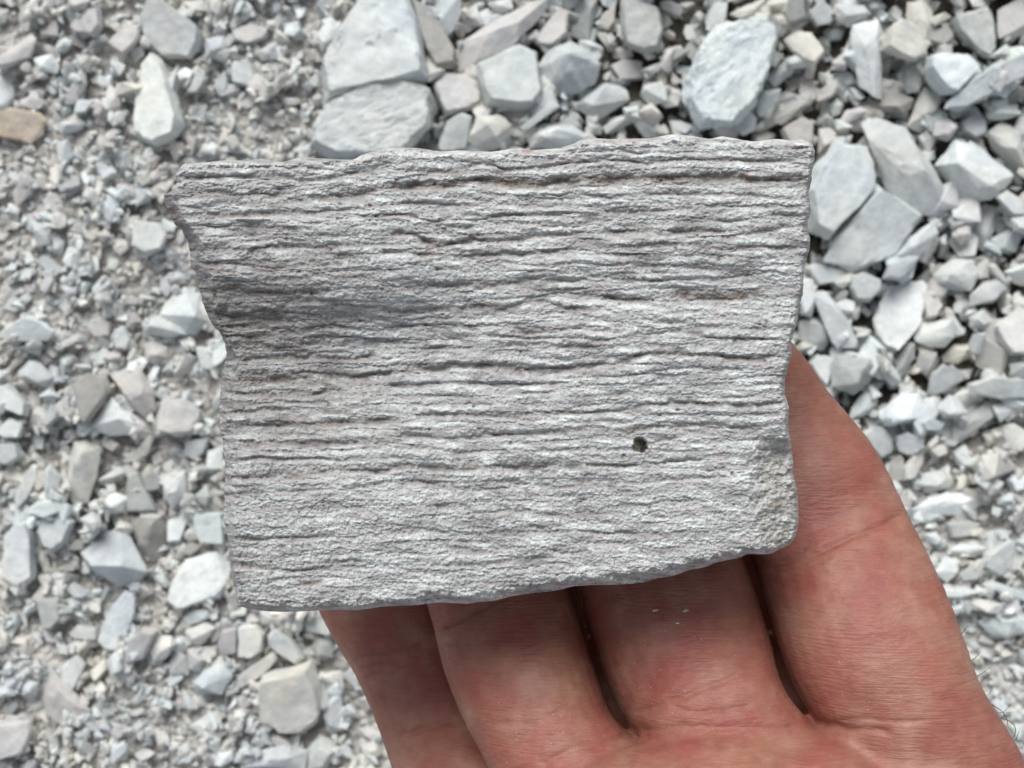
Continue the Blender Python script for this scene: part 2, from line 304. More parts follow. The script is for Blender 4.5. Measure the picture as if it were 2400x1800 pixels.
# ---- outlines of the stones one can tell apart, read off the photograph crop by crop (crop pixels, 2.765 to a photo pixel)
CROPS = {'A': (0, 0), 'B': (700, 0), 'C': (1600, 0), 'D': (0, 600), 'E': (1600, 600), 'F': (0, 1200), 'H': (1600, 1200)}
TRACED = """
A w 980,330 1050,380 1090,480 1150,640 1200,810 1150,890 1010,955 870,890 860,760 880,600 920,430
A p 900,100 970,0 1070,10 1160,150 1310,200 1320,290 1240,390 1050,370 1000,310 920,280
A t -60,780 70,690 250,720 300,780 280,870 200,930 90,905 -60,880
A k 440,170 560,50 660,60 670,180 610,240 480,200
A p 1330,250 1450,220 1480,330 1440,385 1330,380
A w 1500,420 1610,380 1650,480 1650,570 1510,540
A k 10,370 200,210 240,250 200,370 50,440 -30,450
A w 200,370 340,350 390,430 370,480 250,460
A k 1700,600 1860,440 1870,490 1800,600 1730,660
A p 1370,570 1470,440 1480,560 1450,610
A p 1230,560 1290,440 1340,510 1280,600 1210,605
A k 820,160 920,150 900,270 800,360 690,290
A k 410,680 490,460 560,440 560,560 480,670
A p 840,330 930,290 940,360 870,410
A k 250,190 370,120 380,230 270,250
A p 870,1430 1040,1440 1090,1520 1060,1620 950,1659 870,1600
A p 850,1220 970,1210 980,1300 880,1340
A c 1170,10 1320,0 1350,70 1260,90
A c 1720,130 1820,120 1810,180 1730,190
A w 1850,160 1940,130 1960,210 1900,240 1840,220
A k 1500,200 1620,150 1750,180 1730,250 1600,290 1520,270
A p 1650,340 1800,260 1830,330 1790,390 1700,400
A p 2050,220 2150,110 2200,170 2190,280 2080,330
A k 120,650 200,620 300,650 250,710 140,700
A p 360,800 520,770 560,800 480,860 390,870
A k 590,780 640,740 670,790 620,830
A p 720,980 840,970 870,1050 820,1130 740,1080
A p 370,930 440,900 480,1010 400,1120 370,1030
A c 870,1150 950,1130 980,1180 920,1210
A w -40,480 60,490 100,620 50,700 -40,730
A k 150,1130 240,1170 210,1260 110,1340 80,1270
A c 1470,880 1530,870 1560,940 1500,970
A w 220,1370 320,1440 330,1580 240,1600 220,1500
A p 350,1500 420,1570 400,1659 340,1640
A p 500,640 620,650 560,730 480,740
B w 230,200 330,60 450,-60 700,-60 760,120 820,250 850,420 860,520 620,520 400,500 250,560 150,700 130,450 200,330
B w 100,820 170,700 330,600 420,530 650,510 850,580 890,700 860,830 760,900 700,1000 480,1030 200,1050 60,960
B p 870,130 920,-30 1050,-30 1060,80 1000,200 950,240 880,170
B w 1220,10 1380,-20 1390,60 1310,90 1240,50
B k 1000,330 1060,270 1170,200 1280,110 1450,90 1540,0 1620,-20 1600,70 1530,150 1420,270 1280,400 1150,400 1040,470
B k 1520,270 1620,130 1700,40 1750,90 1750,230 1640,300 1560,300
B g 1790,-30 1950,-30 1920,120 1880,260 1840,270 1760,230
B p 1150,420 1270,440 1350,330 1430,285 1540,340 1560,480 1590,600 1540,700 1460,720 1330,680 1210,690 1240,620 1170,520
B p 1550,440 1620,300 1750,250 1890,320 1960,430 1930,540 1810,600 1600,590 1580,520
B k 870,540 930,470 1110,480 1180,560 1200,660 1100,720 950,760 900,660
B c 1150,750 1290,740 1390,800 1380,850 1310,950 1130,960 1110,880
B p 900,950 960,780 1060,730 1130,760 1110,860 1080,960 930,980
B p 1770,690 1880,590 2000,520 2130,570 2150,640 2020,690 1950,780 1850,740
B p 1970,820 2050,760 2200,720 2210,770 2080,840 1990,870
B p 1480,900 1550,800 1700,790 1800,820 1900,900 1750,970 1500,960
B p 1430,830 1560,720 1660,640 1700,690 1600,760 1480,840
B c 1940,170 1960,100 2060,20 2050,150 2000,200
B g 2090,-30 2200,-30 2330,60 2370,200 2330,330 2230,350 2120,300 2080,180
B b 720,-30 860,40 940,250 1020,330 1020,430 900,470 830,330 770,150
B k 2000,430 2100,380 2230,400 2240,520 2080,530
C w 90,300 200,180 320,140 520,90 620,150 620,260 560,480 480,650 400,780 310,830 110,830 60,720 10,650 20,560 70,430
C w 150,110 200,20 290,20 280,160 200,210 150,200
C c 300,90 420,30 550,-20 510,70 380,120
C c 650,260 740,190 830,210 920,350 850,430 780,400 690,310
C w 1100,160 1270,110 1290,210 1280,380 1300,640 1240,640 1150,550 1120,420 1090,230
C c 1320,190 1420,120 1550,190 1590,350 1500,400 1400,370 1290,320
C p 1730,120 1880,90 1970,40 2010,100 2030,200 2030,330 1990,380 1910,340 1840,240 1760,210
C w 1580,370 1700,330 1850,350 1940,430 1850,540 1760,620 1690,620 1610,530 1570,450
C p 1690,710 1720,650 1870,570 1930,480 2100,390 2260,310 2290,470 2100,540 1960,620 1800,720
C c 1560,550 1680,620 1650,720 1600,830 1550,860 1450,820 1500,720
C p 540,510 630,380 700,350 750,390 720,470 600,570
C p 470,660 520,590 640,570 640,650 560,770 490,750
C g 580,790 620,700 760,610 860,590 830,680 720,760 640,810
C k 660,600 700,510 800,470 800,540 700,630
C k 880,590 1000,500 1030,560 960,640 870,660
C p 330,840 360,750 430,720 480,770 470,850 390,880
C p 940,670 1000,630 1050,680 1020,740 970,760
C p 1210,740 1440,820 1480,900 1510,1050 1610,1110 1680,1200 1770,1310 1740,1410 1580,1390 1400,1330 1330,1230 1290,1100 1250,1010 1190,900 1160,800
C p 860,1080 1000,900 1120,930 1200,950 1250,1050 1240,1230 1130,1350 1000,1480 940,1560 830,1500 780,1250
C w 1250,1200 1330,1260 1400,1350 1560,1400 1480,1500 1380,1659 1100,1760 900,1700 960,1560 1100,1420 1230,1260
C w 1640,1070 1780,890 1900,940 2080,1060 2150,1130 2100,1230 2000,1300 1870,1300 1780,1270 1720,1180
C c 1970,860 2080,780 2190,850 2240,1120 2130,1060 2010,960
C p 1970,720 2050,650 2170,680 2200,740 2080,780 1980,770
C w 1390,1659 1460,1540 1640,1420 1660,1510 1590,1600 1520,1690
C p 1990,1550 2140,1470 2200,1530 2160,1640 2030,1640
C p 1880,1420 1950,1320 2030,1330 2020,1500 1960,1640 1890,1590
C p 2030,1280 2100,1230 2240,1320 2240,1400 2130,1400
C p 2130,1410 2250,1390 2250,1530 2150,1500
C k 1770,1440 1860,1430 1880,1530 1810,1590 1760,1540
C b 1260,690 1330,560 1500,640 1490,700 1430,740 1330,730
C g 1420,430 1490,410 1560,480 1530,600 1450,610 1420,540
C p 1510,1040 1560,970 1630,970 1640,1030 1570,1070
C k 960,400 1040,340 1080,370 1060,460 980,450
C p 980,30 1180,20 1230,90 1160,150 1070,180 1000,130
C w 800,90 900,0 960,50 960,150 870,170
C g 640,80 690,-20 790,-20 790,110 700,150
C g 1580,200 1720,170 1760,240 1700,300 1590,270
C c 1560,130 1700,80 1750,110 1640,170
C k 2040,60 2200,-20 2260,0 2260,230 2050,250
C c 450,850 520,830 610,870 560,960 440,960
C k 620,850 780,750 850,800 850,930 680,950
C k 880,830 960,820 1010,860 940,970 880,1000
C k 1630,800 1720,760 1790,830 1720,920 1620,880
C p 1790,800 1920,700 1980,790 1960,880 1880,910 1800,860
C k 1050,720 1150,690 1210,720 1130,780 1010,820
D w -30,530 70,440 180,385 270,420 370,490 310,550 150,555 30,540
D c 30,740 140,620 180,620 150,680 50,760
D p 110,740 190,670 260,690 350,790 290,850 180,820 120,790
D k 230,630 320,600 340,680 290,710
D w 600,650 680,580 720,640 710,700 640,710
D w 740,480 810,450 850,540 820,610 750,600
D k 930,600 980,540 1090,590 1090,660 1010,720 950,680
D w 1040,330 1120,230 1200,200 1290,240 1320,330 1350,420 1260,520 1180,520 1100,430 1040,380
D p 910,440 1030,390 1200,430 1210,510 1060,530 930,500
D p 1260,580 1350,590 1440,700 1380,750 1310,730
D w 630,1030 720,910 790,970 830,1040 950,1100 900,1160 700,1170 580,1110
D c 440,1340 480,1210 560,1190 640,1250 650,1330 610,1440 570,1600 480,1640 420,1560
D c 860,1290 980,1130 1000,1180 960,1280 880,1340
D p 630,1450 770,1360 810,1400 790,1450 690,1500 640,1480
D p 80,1590 180,1380 240,1360 240,1450 180,1590 120,1640
D p 270,1400 330,1340 390,1430 380,1530 290,1570
D b 470,830 560,750 690,780 720,870 640,960 560,1100 520,1040
D k 700,760 900,700 1000,880 1000,1000 940,1060 840,980 780,880
D k 1020,1040 1060,930 1200,920 1300,1000 1280,1150 1140,1170 1020,1130
D p 1200,1200 1370,1170 1330,1280 1260,1330 1190,1300
D g 920,1440 980,1380 1050,1450 1040,1520 950,1530
D w 600,1620 740,1530 840,1560 800,1659 620,1690
D g 820,1659 830,1400 900,1390 920,1480 1000,1600 1020,1659
D p 1060,1450 1200,1380 1210,1540 1120,1640 1060,1560
D p 1250,1560 1340,1480 1380,1560 1330,1620
D w 1320,1400 1350,1260 1440,1230 1450,1380 1380,1410
D p -40,840 60,830 190,960 180,1050 60,1000 -40,960
D k 190,870 260,870 260,1000 190,1060
D g 270,1090 330,960 380,980 380,1060 310,1120
D c 395,950 430,880 455,920 450,1000 410,1000
D p -30,1140 60,1050 150,1080 140,1180 40,1180
D p 210,1110 300,1140 300,1260 210,1260
D p -40,1220 120,1210 150,1300 60,1360 -40,1330
D w 160,1659 240,1590 340,1580 390,1659 300,1700
D w 1040,160 1080,120 1150,180 1080,270 1040,230
D c 980,1290 1040,1260 1060,1330 1000,1370
D k 340,590 500,500 560,520 480,570 380,610
D k 560,460 660,400 720,440 720,520 620,530
E w 1230,400 1270,310 1340,180 1560,160 1590,200 1530,330 1520,460 1440,560 1360,655 1280,590 1230,480
E p 830,240 920,220 1000,310 1090,430 1140,560 1120,600 980,580 960,500 920,380
E p 750,430 830,390 950,430 960,540 920,610 830,610 750,520
E p 1090,130 1170,100 1290,150 1290,220 1210,300 1110,280 1080,210
E p 1290,150 1330,60 1460,0 1540,0 1500,80 1390,160
E w 790,80 850,40 1080,100 1080,130 960,180 870,190
E w 1740,20 1880,20 1920,130 1870,230 1780,230 1640,180 1620,120
E p 1860,250 1960,160 2060,150 2110,220 2020,300 1850,330
E w 1500,510 1560,430 1760,400 1760,530 1700,590 1600,590 1500,550
E p 1590,880 1610,760 1680,700 1830,750 1830,800 1700,880 1610,910
E c 1680,650 1760,570 1880,570 1870,660 1780,700 1700,690
E g 1530,620 1650,620 1650,720 1590,790 1510,730
E g 1360,780 1460,570 1510,560 1510,660 1420,790
E w 820,690 880,640 960,650 960,760 930,860 880,800
E g 960,700 1000,640 1260,610 1280,690 1190,720 1210,830 1100,900 970,850
E w 1280,1000 1410,900 1530,890 1600,960 1590,1040 1430,1090 1310,1110 1270,1060
E w 1150,1150 1230,1100 1300,1110 1370,1200 1360,1280 1290,1310 1210,1230
E p 1380,1170 1450,1140 1550,1170 1560,1240 1480,1300 1400,1270
E c 1420,1460 1420,1380 1530,1230 1570,1210 1570,1320 1500,1450
E w 1090,990 1170,880 1250,850 1270,960 1180,1040 1080,1060
E p 1640,980 1720,900 1790,910 1850,1020 1780,1060 1690,1050
E g 1750,1110 1850,1060 1970,940 2100,950 2050,1030 1960,1080 1850,1180 1750,1220
E p 1840,830 1990,780 2260,800 2260,920 2060,930 1880,900
E k 2030,450 2260,250 2260,640 2110,640 2060,560
E p 1520,1480 1560,1410 1700,1380 1760,1440 1740,1510 1590,1530
E w 1500,1640 1600,1560 1700,1530 1860,1540 1990,1530 1940,1610 1840,1680 1510,1680
E c 1960,1500 2030,1440 2090,1470 2060,1540 1990,1560
E w 2090,1450 2150,1410 2230,1430 2230,1530 2130,1540
E p 1850,400 1950,340 2010,420 1960,480 1870,470
E w 2080,100 2240,30 2240,200 2150,180
E p 1910,1350 1970,1310 2010,1370 1970,1430 1910,1410
E c 1570,1230 1700,1220 1720,1280 1650,1310
E p 1740,1260 1840,1220 1870,1310 1880,1390 1780,1360
E p 1540,1080 1600,1040 1680,1080 1660,1130 1570,1130
E k 2010,1230 2110,1270 2110,1340 2030,1340
E k 1940,1150 2010,1140 2070,1200 1980,1240
E p 2120,700 2240,670 2240,800 2130,770
E k 1550,230 1620,220 1690,320 1640,400 1560,420
F p 20,160 110,60 180,60 220,140 200,300 230,430 130,520 10,440 40,330
F p 260,10 420,0 490,60 430,190 350,260 280,220 240,130
F c 230,210 280,230 330,360 290,390 240,310
F p 530,260 600,210 780,90 850,170 900,280 970,390 880,470 760,490 640,420 560,340
F b 830,20 1040,10 1080,120 1060,280 990,330 900,230 850,120
F p 1080,60 1170,10 1220,40 1180,190 1090,200
F w 1260,10 1450,0 1450,60 1460,210 1300,200 1260,100
F w 1110,450 1200,310 1300,280 1400,250 1490,330 1490,450 1430,550 1260,600 1150,640 1100,560
F w 660,760 710,640 820,500 880,540 870,690 810,780 770,900 690,900 650,830
F g 230,560 390,550 400,690 340,760 280,760
F p 440,790 500,730 640,740 650,830 480,820
F k 800,930 830,830 940,740 1030,760 970,850 930,960 810,980
F c 970,900 990,810 1110,800 1150,850 1080,950 990,970
F c 1190,770 1320,720 1400,750 1300,870 1220,850
F k 1100,960 1160,890 1220,910 1230,1050 1100,1050
F k 1210,880 1280,860 1330,960 1290,1040 1230,1020
F c 1550,740 1660,720 1720,780 1710,900 1620,960 1540,940
F w 1730,800 1790,750 1880,800 1980,950 1920,1000 1800,920 1740,860
F c 1510,1130 1540,1060 1770,900 1800,950 1720,1050 1540,1160
F c 1660,1200 1700,1050 1880,1010 2020,960 2080,1100 2090,1300 2050,1400 1960,1450 1820,1420 1690,1340
F p 1240,1100 1330,1020 1460,970 1510,1060 1440,1180 1270,1180
F k -60,1350 210,1340 220,1420 160,1570 -60,1610
F k 280,1090 330,1000 400,1080 480,1200 590,1280 530,1330 400,1390 300,1330 260,1200
F w 400,1000 500,920 560,980 520,1100 440,1190 400,1110
F c 570,1040 680,940 710,1010 620,1120
F p 1560,1659 1700,1540 1850,1500 1990,1550 1980,1680 1700,1700
F p 1990,1540 2070,1440 2150,1480 2210,1540 2100,1680 1980,1680
F p 2090,1320 2130,1200 2212,1180 2230,1420 2130,1430
F g 2010,880 2060,800 2150,830 2160,950 2060,970
F k 1410,870 1440,760 1540,740 1530,920 1440,930
F w 180,1260 280,1210 290,1260 230,1290
F w 1390,1640 1420,1560 1510,1540 1510,1610 1430,1659
F p 1180,690 1260,630 1360,640 1340,700 1220,740
F c 2080,1050 2212,1020 2230,1150 2130,1160
F b 1130,270 1240,180 1300,230 1240,290
H p 1490,20 1700,0 1700,50 1560,80
H w 1720,250 1800,200 1980,220 1970,290 1830,290
H w 1630,390 1700,280 1790,310 1790,390 1710,460
H g 1790,400 1880,340 1910,430 1810,450
H w 1930,360 1960,270 2120,170 2150,200 2130,370 2060,430
H p 1690,500 1830,480 1930,520 1800,570 1710,550
H c 1850,580 1920,560 2090,600 2050,660 1960,660
H w 1910,710 2000,660 2160,610 2240,700 2240,780 2100,820 1990,790
H p 1730,620 1820,590 1830,660 1760,670
H p 1930,470 2000,440 2240,530 2240,580 2070,540
H p 1640,200 1700,170 1730,220 1660,260
H p 1700,70 1850,40 1930,80 1870,160 1740,170
H w 2000,1230 2080,1220 2130,1290 2050,1320
H w 2110,1380 2230,1370 2230,1500 2150,1480
H p 2160,190 2230,150 2230,240
"""
traced = []
for ln in TRACED.strip().splitlines():
    w = ln.split(); ox, oy = CROPS[w[0]]
    P = np.array([[float(v) for v in q.split(',')] for q in w[2:]]) / 2.765 + (ox, oy)
    traced.append(dict(tone=w[1], P=P, area=poly_area(P), ctr=P.mean(0), src='t', n=len(traced)))

# hand-written labels for the stones that stand out (matched by the nearest outline centre, photo pixels)
LANDMARKS = [
 ((45, 290), 'tan rounded block, the only tan stone, at the left edge', 'the tan block'),
 ((372, 240), 'tall pale triangular stone with a pointed top, left of the pitted slab', 'the triangular stone'),
 ((405, 75), 'pale stone with a bright top and shaded lower right side near the top edge', 'the shaded pale stone'),
 ((880, 100), 'big bluish white pitted slab at the top edge, above the held rock', 'the pitted slab'),
 ((870, 290), 'broad round white slab just above the top edge of the held rock', 'the round white slab'),
 ((1200, 180), 'jagged many-cornered pale stone at top centre, beside a dark gap', 'the jagged stone'),
 ((1170, 80), 'long ragged warm grey stone slanting up to the top edge', 'the slanting grey stone'),
 ((1720, 170), 'largest white boulder-like stone above the right end of the held rock', 'the white boulder'),
 ((2035, 140), 'tall narrow upright white slab at upper right', 'the upright white slab'),
 ((2330, 190), 'long tapering grey-white stone slanting in from the right edge', 'the tapering stone'),
 ((2290, 80), 'pale tooth-shaped stone pointing down near the top right corner', 'the tooth-shaped stone'),
 ((1970, 440), 'large smooth leaf-shaped pale stone touching the right edge of the held rock', 'the leaf-shaped stone'),
 ((2130, 390), 'long bent pale stone right of the leaf-shaped one', 'the bent pale stone'),
 ((2290, 400), 'large bluish white lumpy stone near the right edge', 'the lumpy stone'),
 ((2110, 745), 'tall white wedge stone with a pointed lower end, right of the held rock', 'the pointed white wedge'),
 ((1960, 750), 'bone-shaped pale elongated stone beside the right edge of the held rock', 'the bone-shaped stone'),
 ((2120, 960), 'smooth white egg-like stone right of the little finger', 'the egg-like stone'),
 ((65, 770), 'pale low pyramid-shaped stone at the left edge, halfway up', 'the pyramid stone'),
 ((260, 985), 'white stone with a bright pointed top and grey underside, left of the held rock', 'the bright pointed stone'),
 ((195, 1110), 'long cream upright bar-like stone at lower left', 'the cream bar'),
 ((435, 720), 'white lumpy stone touching the left edge of the held rock', 'the white lump'),
 ((275, 1305), 'large flat grey four-cornered slab at lower left', 'the grey slab'),
 ((690, 1640), 'big cream six-sided flat stone beside the forefinger', 'the six-sided stone'),
 ((290, 1460), 'tall bright white chip standing below the grey slab', 'the bright chip'),
 ((2340, 1460), 'broad white stone at the right edge beside the hand', 'the broad white stone'),
 ((40, 1730), 'flat warm grey corner slab at the bottom left corner', 'the corner slab'),
 ((470, 1360), 'knobbly white stone just left of the lower left corner of the held rock', 'the knobbly stone'),
]
for (x, y), lab, short in LANDMARKS:
    free = [s for s in traced if 'label' not in s]
    s = min(free, key=lambda q: (q['ctr'][0] - x) ** 2 + (q['ctr'][1] - y) ** 2)
    s['label'] = lab; s['short'] = short

# ---- small chips used for the mass of the gravel
prng = np.random.RandomState(11)
PROTO_LO, PROTO_HI = [], []
for i in range(36):
    el = prng.uniform(0.38, 0.9); th = el * prng.uniform(0.45, 0.95); pts = []
    for k in range(prng.randint(9, 13)):
        v = prng.normal(0, 1, 3); v /= np.abs(v).max() ** 0.6 * np.linalg.norm(v) ** 0.4
        pts.append(tuple(v * (1, el, th) * prng.uniform(0.8, 1.05)))
    co, tri = hull(pts); PROTO_LO.append((co, tri))
    c2, t2 = subdivided(co, tri); c2 = smoothed(c2, t2, 0.08)
    c2 = c2 + 0.035 * np.stack([fbm(c2[:, 1] * 2, c2[:, 2] * 2 + i, 5, 2), fbm(c2[:, 0] * 2, c2[:, 2] * 2 + i, 6, 2), fbm(c2[:, 0] * 2, c2[:, 1] * 2 + i, 9, 2)], 1)
    PROTO_HI.append((c2, t2))

placed = []          # small chips: x, y, r, z, proto, hi, matrix, tone
own = np.full((HH, HW), -1, np.int32)
def cells(x, y, r):
    i0, i1 = max(0, int((x - r - HX0) / CELL)), min(HW, int((x + r - HX0) / CELL) + 1)
    j0, j1 = max(0, int((y - r - HY0) / CELL)), min(HH, int((y + r - HY0) / CELL) + 1)
    return i0, i1, j0, j1

def drop_chip(x, y, r, rng, sink, tone=None, lift=0.0):
    i0, i1, j0, j1 = cells(x, y, r * 0.8)
    if i1 - i0 < 1 or j1 - j0 < 1: return
    sub = H[j0:j1, i0:i1]
    d2 = ((gx[j0:j1, i0:i1] - x) ** 2 + (gy[j0:j1, i0:i1] - y) ** 2) / (r * 0.8) ** 2
    m = d2 < 1
    if not m.any(): return
    zb = np.percentile(sub[m], 55)
    rm = r * GS; z = zb + rm * (0.45 - sink) + lift
    top = z + rm * 0.45 * (1 - 0.6 * d2)
    up = m & (top > sub)
    sub[up] = top[up]; own[j0:j1, i0:i1][up] = len(placed)
    tx, ty = rng.normal(0, 0.45, 2)
    R = Matrix.Rotation(rng.uniform(0, 6.283), 3, 'Z') @ Matrix.Rotation(tx, 3, 'X') @ Matrix.Rotation(ty, 3, 'Y') @ Matrix.Rotation(rng.uniform(0, 6.283), 3, 'Z')
    placed.append((x, y, r, z, rng.randint(36), np.array(R), tone))

def tone_pick(c, rng):
    return rng.choice(list('wpckgb'), p=(0.14 + .18 * c, 0.22 + .14 * c, 0.31 - .20 * c, 0.31 - .16 * c, 0.01 + .05 * c, 0.01 - .01 * c))

rng = np.random.RandomState(21)
def cmap(x, y):
    return CO_MAP[min(HH - 1, max(0, int((y - HY0) / CELL))), min(HW - 1, max(0, int((x - HX0) / CELL)))]
for i in range(60000):                                 # the bed of chips, denser where they are small
    x, y = rng.uniform(HX0 + 20, HX1 - 20), rng.uniform(HY0 + 20, HY1 - 20)
    c = cmap(x, y)
    out = not (-60 < x < 2460 and -60 < y < 1860)
    r = (18.5 + 18 * c) * math.exp(rng.normal(0, 0.45)) * (1.5 if out else 1)
    if rng.rand() > (12.5 / r) ** 2 * (1.0 + 0.1 * c) * (0.7 if out else 1): continue
    drop_chip(x, y, r, rng, 0.26 - 0.1 * c, tone_pick(c, rng))

for i in range(2600):                                  # a second course of bigger stones where the bed is coarse
    x, y = rng.uniform(HX0 + 20, HX1 - 20), rng.uniform(HY0 + 20, HY1 - 20)
    c = cmap(x, y)
    if rng.rand() > sstep(0.4, 0.8, c) * 0.75: continue
    drop_chip(x, y, 30 * math.exp(rng.normal(0, 0.35)), rng, 0.35, tone_pick(c, rng))

# ---- the traced stones, big ones first, each let down on what lies below
mask = np.zeros((HH, HW), bool)
def inside(P, X, Y):
    r = np.zeros(X.shape, bool); j = len(P) - 1
    for i in range(len(P)):
        xi, yi, xj, yj = *P[i], *P[j]
        r ^= ((yi > Y) != (yj > Y)) & (X < (xj - xi) * (Y - yi) / (yj - yi + 1e-12) + xi); j = i
    return r
traced.sort(key=lambda s: -s['area'])
for s in traced:
    rs = np.random.RandomState(1000 + s['n'])
    P = s['P']; c = s['ctr'] = np.array([P[:, 0].mean(), P[:, 1].mean()])
    i0, j0 = int((P[:, 0].min() - HX0) / CELL), int((P[:, 1].min() - HY0) / CELL)
    i1, j1 = int((P[:, 0].max() - HX0) / CELL) + 1, int((P[:, 1].max() - HY0) / CELL) + 1
    m = inside(P, gx[j0:j1, i0:i1], gy[j0:j1, i0:i1]); sub = H[j0:j1, i0:i1]
    q = P - c; ev = np.linalg.eigvalsh(np.cov(q.T)); s['elong'] = math.sqrt(ev[1] / max(ev[0], 1e-6))
    wid = math.sqrt(s['area'] / max(1.0, s['elong'])) * GS
    big = s['area'] > 52000
    th = min(0.022, wid * rs.uniform(0.5, 0.8)) * (0.45 if big else 1)
    zb = np.percentile(sub[m], 60) - th * (0.62 if big else 0.12 if cmap(*c) > .5 else 0.28)
    flat = 0.9 if s['area'] > 30000 or rs.rand() < 0.5 else 0.0
    # outline pixels are read at the stone's waist height
    z_w = zb + th * 0.45; sc = pxm(z_w)
    ctr = at(c[0], c[1], zb)
    ctr = Vector(((c[0] - 1200) * sc, (900 - c[1]) * sc, zb))
    L = q * sc * np.array([1, -1]); L = L[::-1]
    co, tri = stone_shape(L, th, rs, 4 if s['area'] > 30000 else 3 if s['area'] > 7000 else 2, 1.0 if big else 0.85, flat)
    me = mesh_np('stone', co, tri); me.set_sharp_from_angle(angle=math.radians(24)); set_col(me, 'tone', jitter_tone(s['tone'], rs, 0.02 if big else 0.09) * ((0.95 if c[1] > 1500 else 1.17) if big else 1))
    s['me'], s['loc'], s['th'] = me, ctr, th
    up = m & (zb + th * 0.8 > sub); sub[up] = zb + th * 0.8
    own[j0:j1, i0:i1][m] = -2
    mask[j0:j1, i0:i1] |= m

# ---- small stones settle in what is still open
for i in range(5200):
    x, y = rng.uniform(-80, 2480), rng.uniform(-80, 1880)
    ci, cj = int((x - HX0) / CELL), int((y - HY0) / CELL)
    if mask[cj, ci]: continue
    c = CO_MAP[cj, ci]
    if rng.rand() < 1.3 * c: continue
    r = (8 + 8 * c) * math.exp(rng.normal(0, 0.35)); drop_chip(x, y, r, rng, 0.3, tone_pick(c, rng))
for s in traced:                                       # crumbs lying on the broad slabs
    if s['area'] < 52000: continue
    lo, hi = s['P'].min(0), s['P'].max(0)
    for i in range(70):
        x, y = rng.uniform(lo[0], hi[0]), rng.uniform(lo[1], hi[1])
        if inside(s['P'], np.array([[x]]), np.array([[y]]))[0, 0]: drop_chip(x, y, 6 * math.exp(rng.normal(0, 0.4)), rng, 0.4, rng.choice(list('wwpc')))
for i in range(900):                                   # larger loose stones where nothing was traced
    x, y = rng.uniform(HX0 + 40, HX1 - 40), rng.uniform(HY0 + 40, HY1 - 40)
    ci, cj = int((x - HX0) / CELL), int((y - HY0) / CELL); c = CO_MAP[cj, ci]
    r = (21 + 31 * c) * math.exp(rng.normal(0, 0.25))
    i0, i1, j0, j1 = cells(x, y, r)
    if mask[j0:j1, i0:i1].mean() > 0.12: continue
    drop_chip(x, y, r, rng, 0.2, tone_pick(c, rng)); mask[j0:j1, i0:i1] |= True

# ================================================================== outline of the held rock (photo pixels)
TOP = [(434,381),(483,379),(521,375),(570,376),(613,373),(665,379),(705,368),(765,370),(827,372),(868,358),(917,345),(975,347),(1018,354),(1083,351),
 (1152,353),(1221,344),(1242,349),(1315,347),(1344,336),(1369,325),(1423,327),(1477,325),(1518,324),(1575,316),(1621,320),(1662,326),(1692,318),(1730,324),(1773,334),(1811,328),(1852,331),(1879,328),(1904,335)]
RIGHT = [(1904,335),(1910,354),(1909,376),(1903,403),(1902,425),(1895,452),(1898,474),(1901,493),(1895,512),(1891,539),(1899,555),(1898,582),(1890,609),(1884,634),(1883,661),
 (1882,688),(1873,719),(1868,763),(1859,781),(1853,806),(1857,828),(1848,853),(1840,889),(1840,925),(1849,954),(1848,1016),(1855,1045),(1859,1081),(1859,1114),(1869,1150),(1872,1210),(1868,1248),(1858,1268)]
BOTTOM = [(556,1421),(590,1427),(630,1431),(695,1434),(750,1430),(833,1428),(895,1419),(985,1417),(1032,1413),(1094,1415),(1159,1408),(1202,1397),(1292,1384),(1347,1376),(1404,1373),
 (1459,1369),(1507,1365),(1567,1351),(1616,1335),(1656,1327),(1697,1316),(1730,1308),(1751,1298),(1784,1297),(1811,1293),(1846,1278),(1858,1268)]
LEFT = [(434,381),(421,395),(410,411),(415,430),(404,444),(384,455),(385,474),(399,501),(410,528),(426,539),(440,566),(446,598),(448,625),(463,645),(467,680),(477,712),(487,739),
 (497,760),(514,777),(527,805),(532,832),(524,860),(517,918),(514,962),(515,998),(522,1038),(526,1073),(528,1122),(526,1146),(526,1163),(524,1217),(533,1258),(537,1298),(543,1325),(546,1361),(551,1391),(556,1421)]
ROCK_OUT = np.array(TOP + RIGHT[1:] + BOTTOM[::-1][1:] + LEFT[::-1][1:-1], float)
HAND_OUT = np.array([(700,1380),(780,1480),(930,1800),(2400,1800),(2300,1600),(2130,1200),(1860,800),(1600,900)], float)

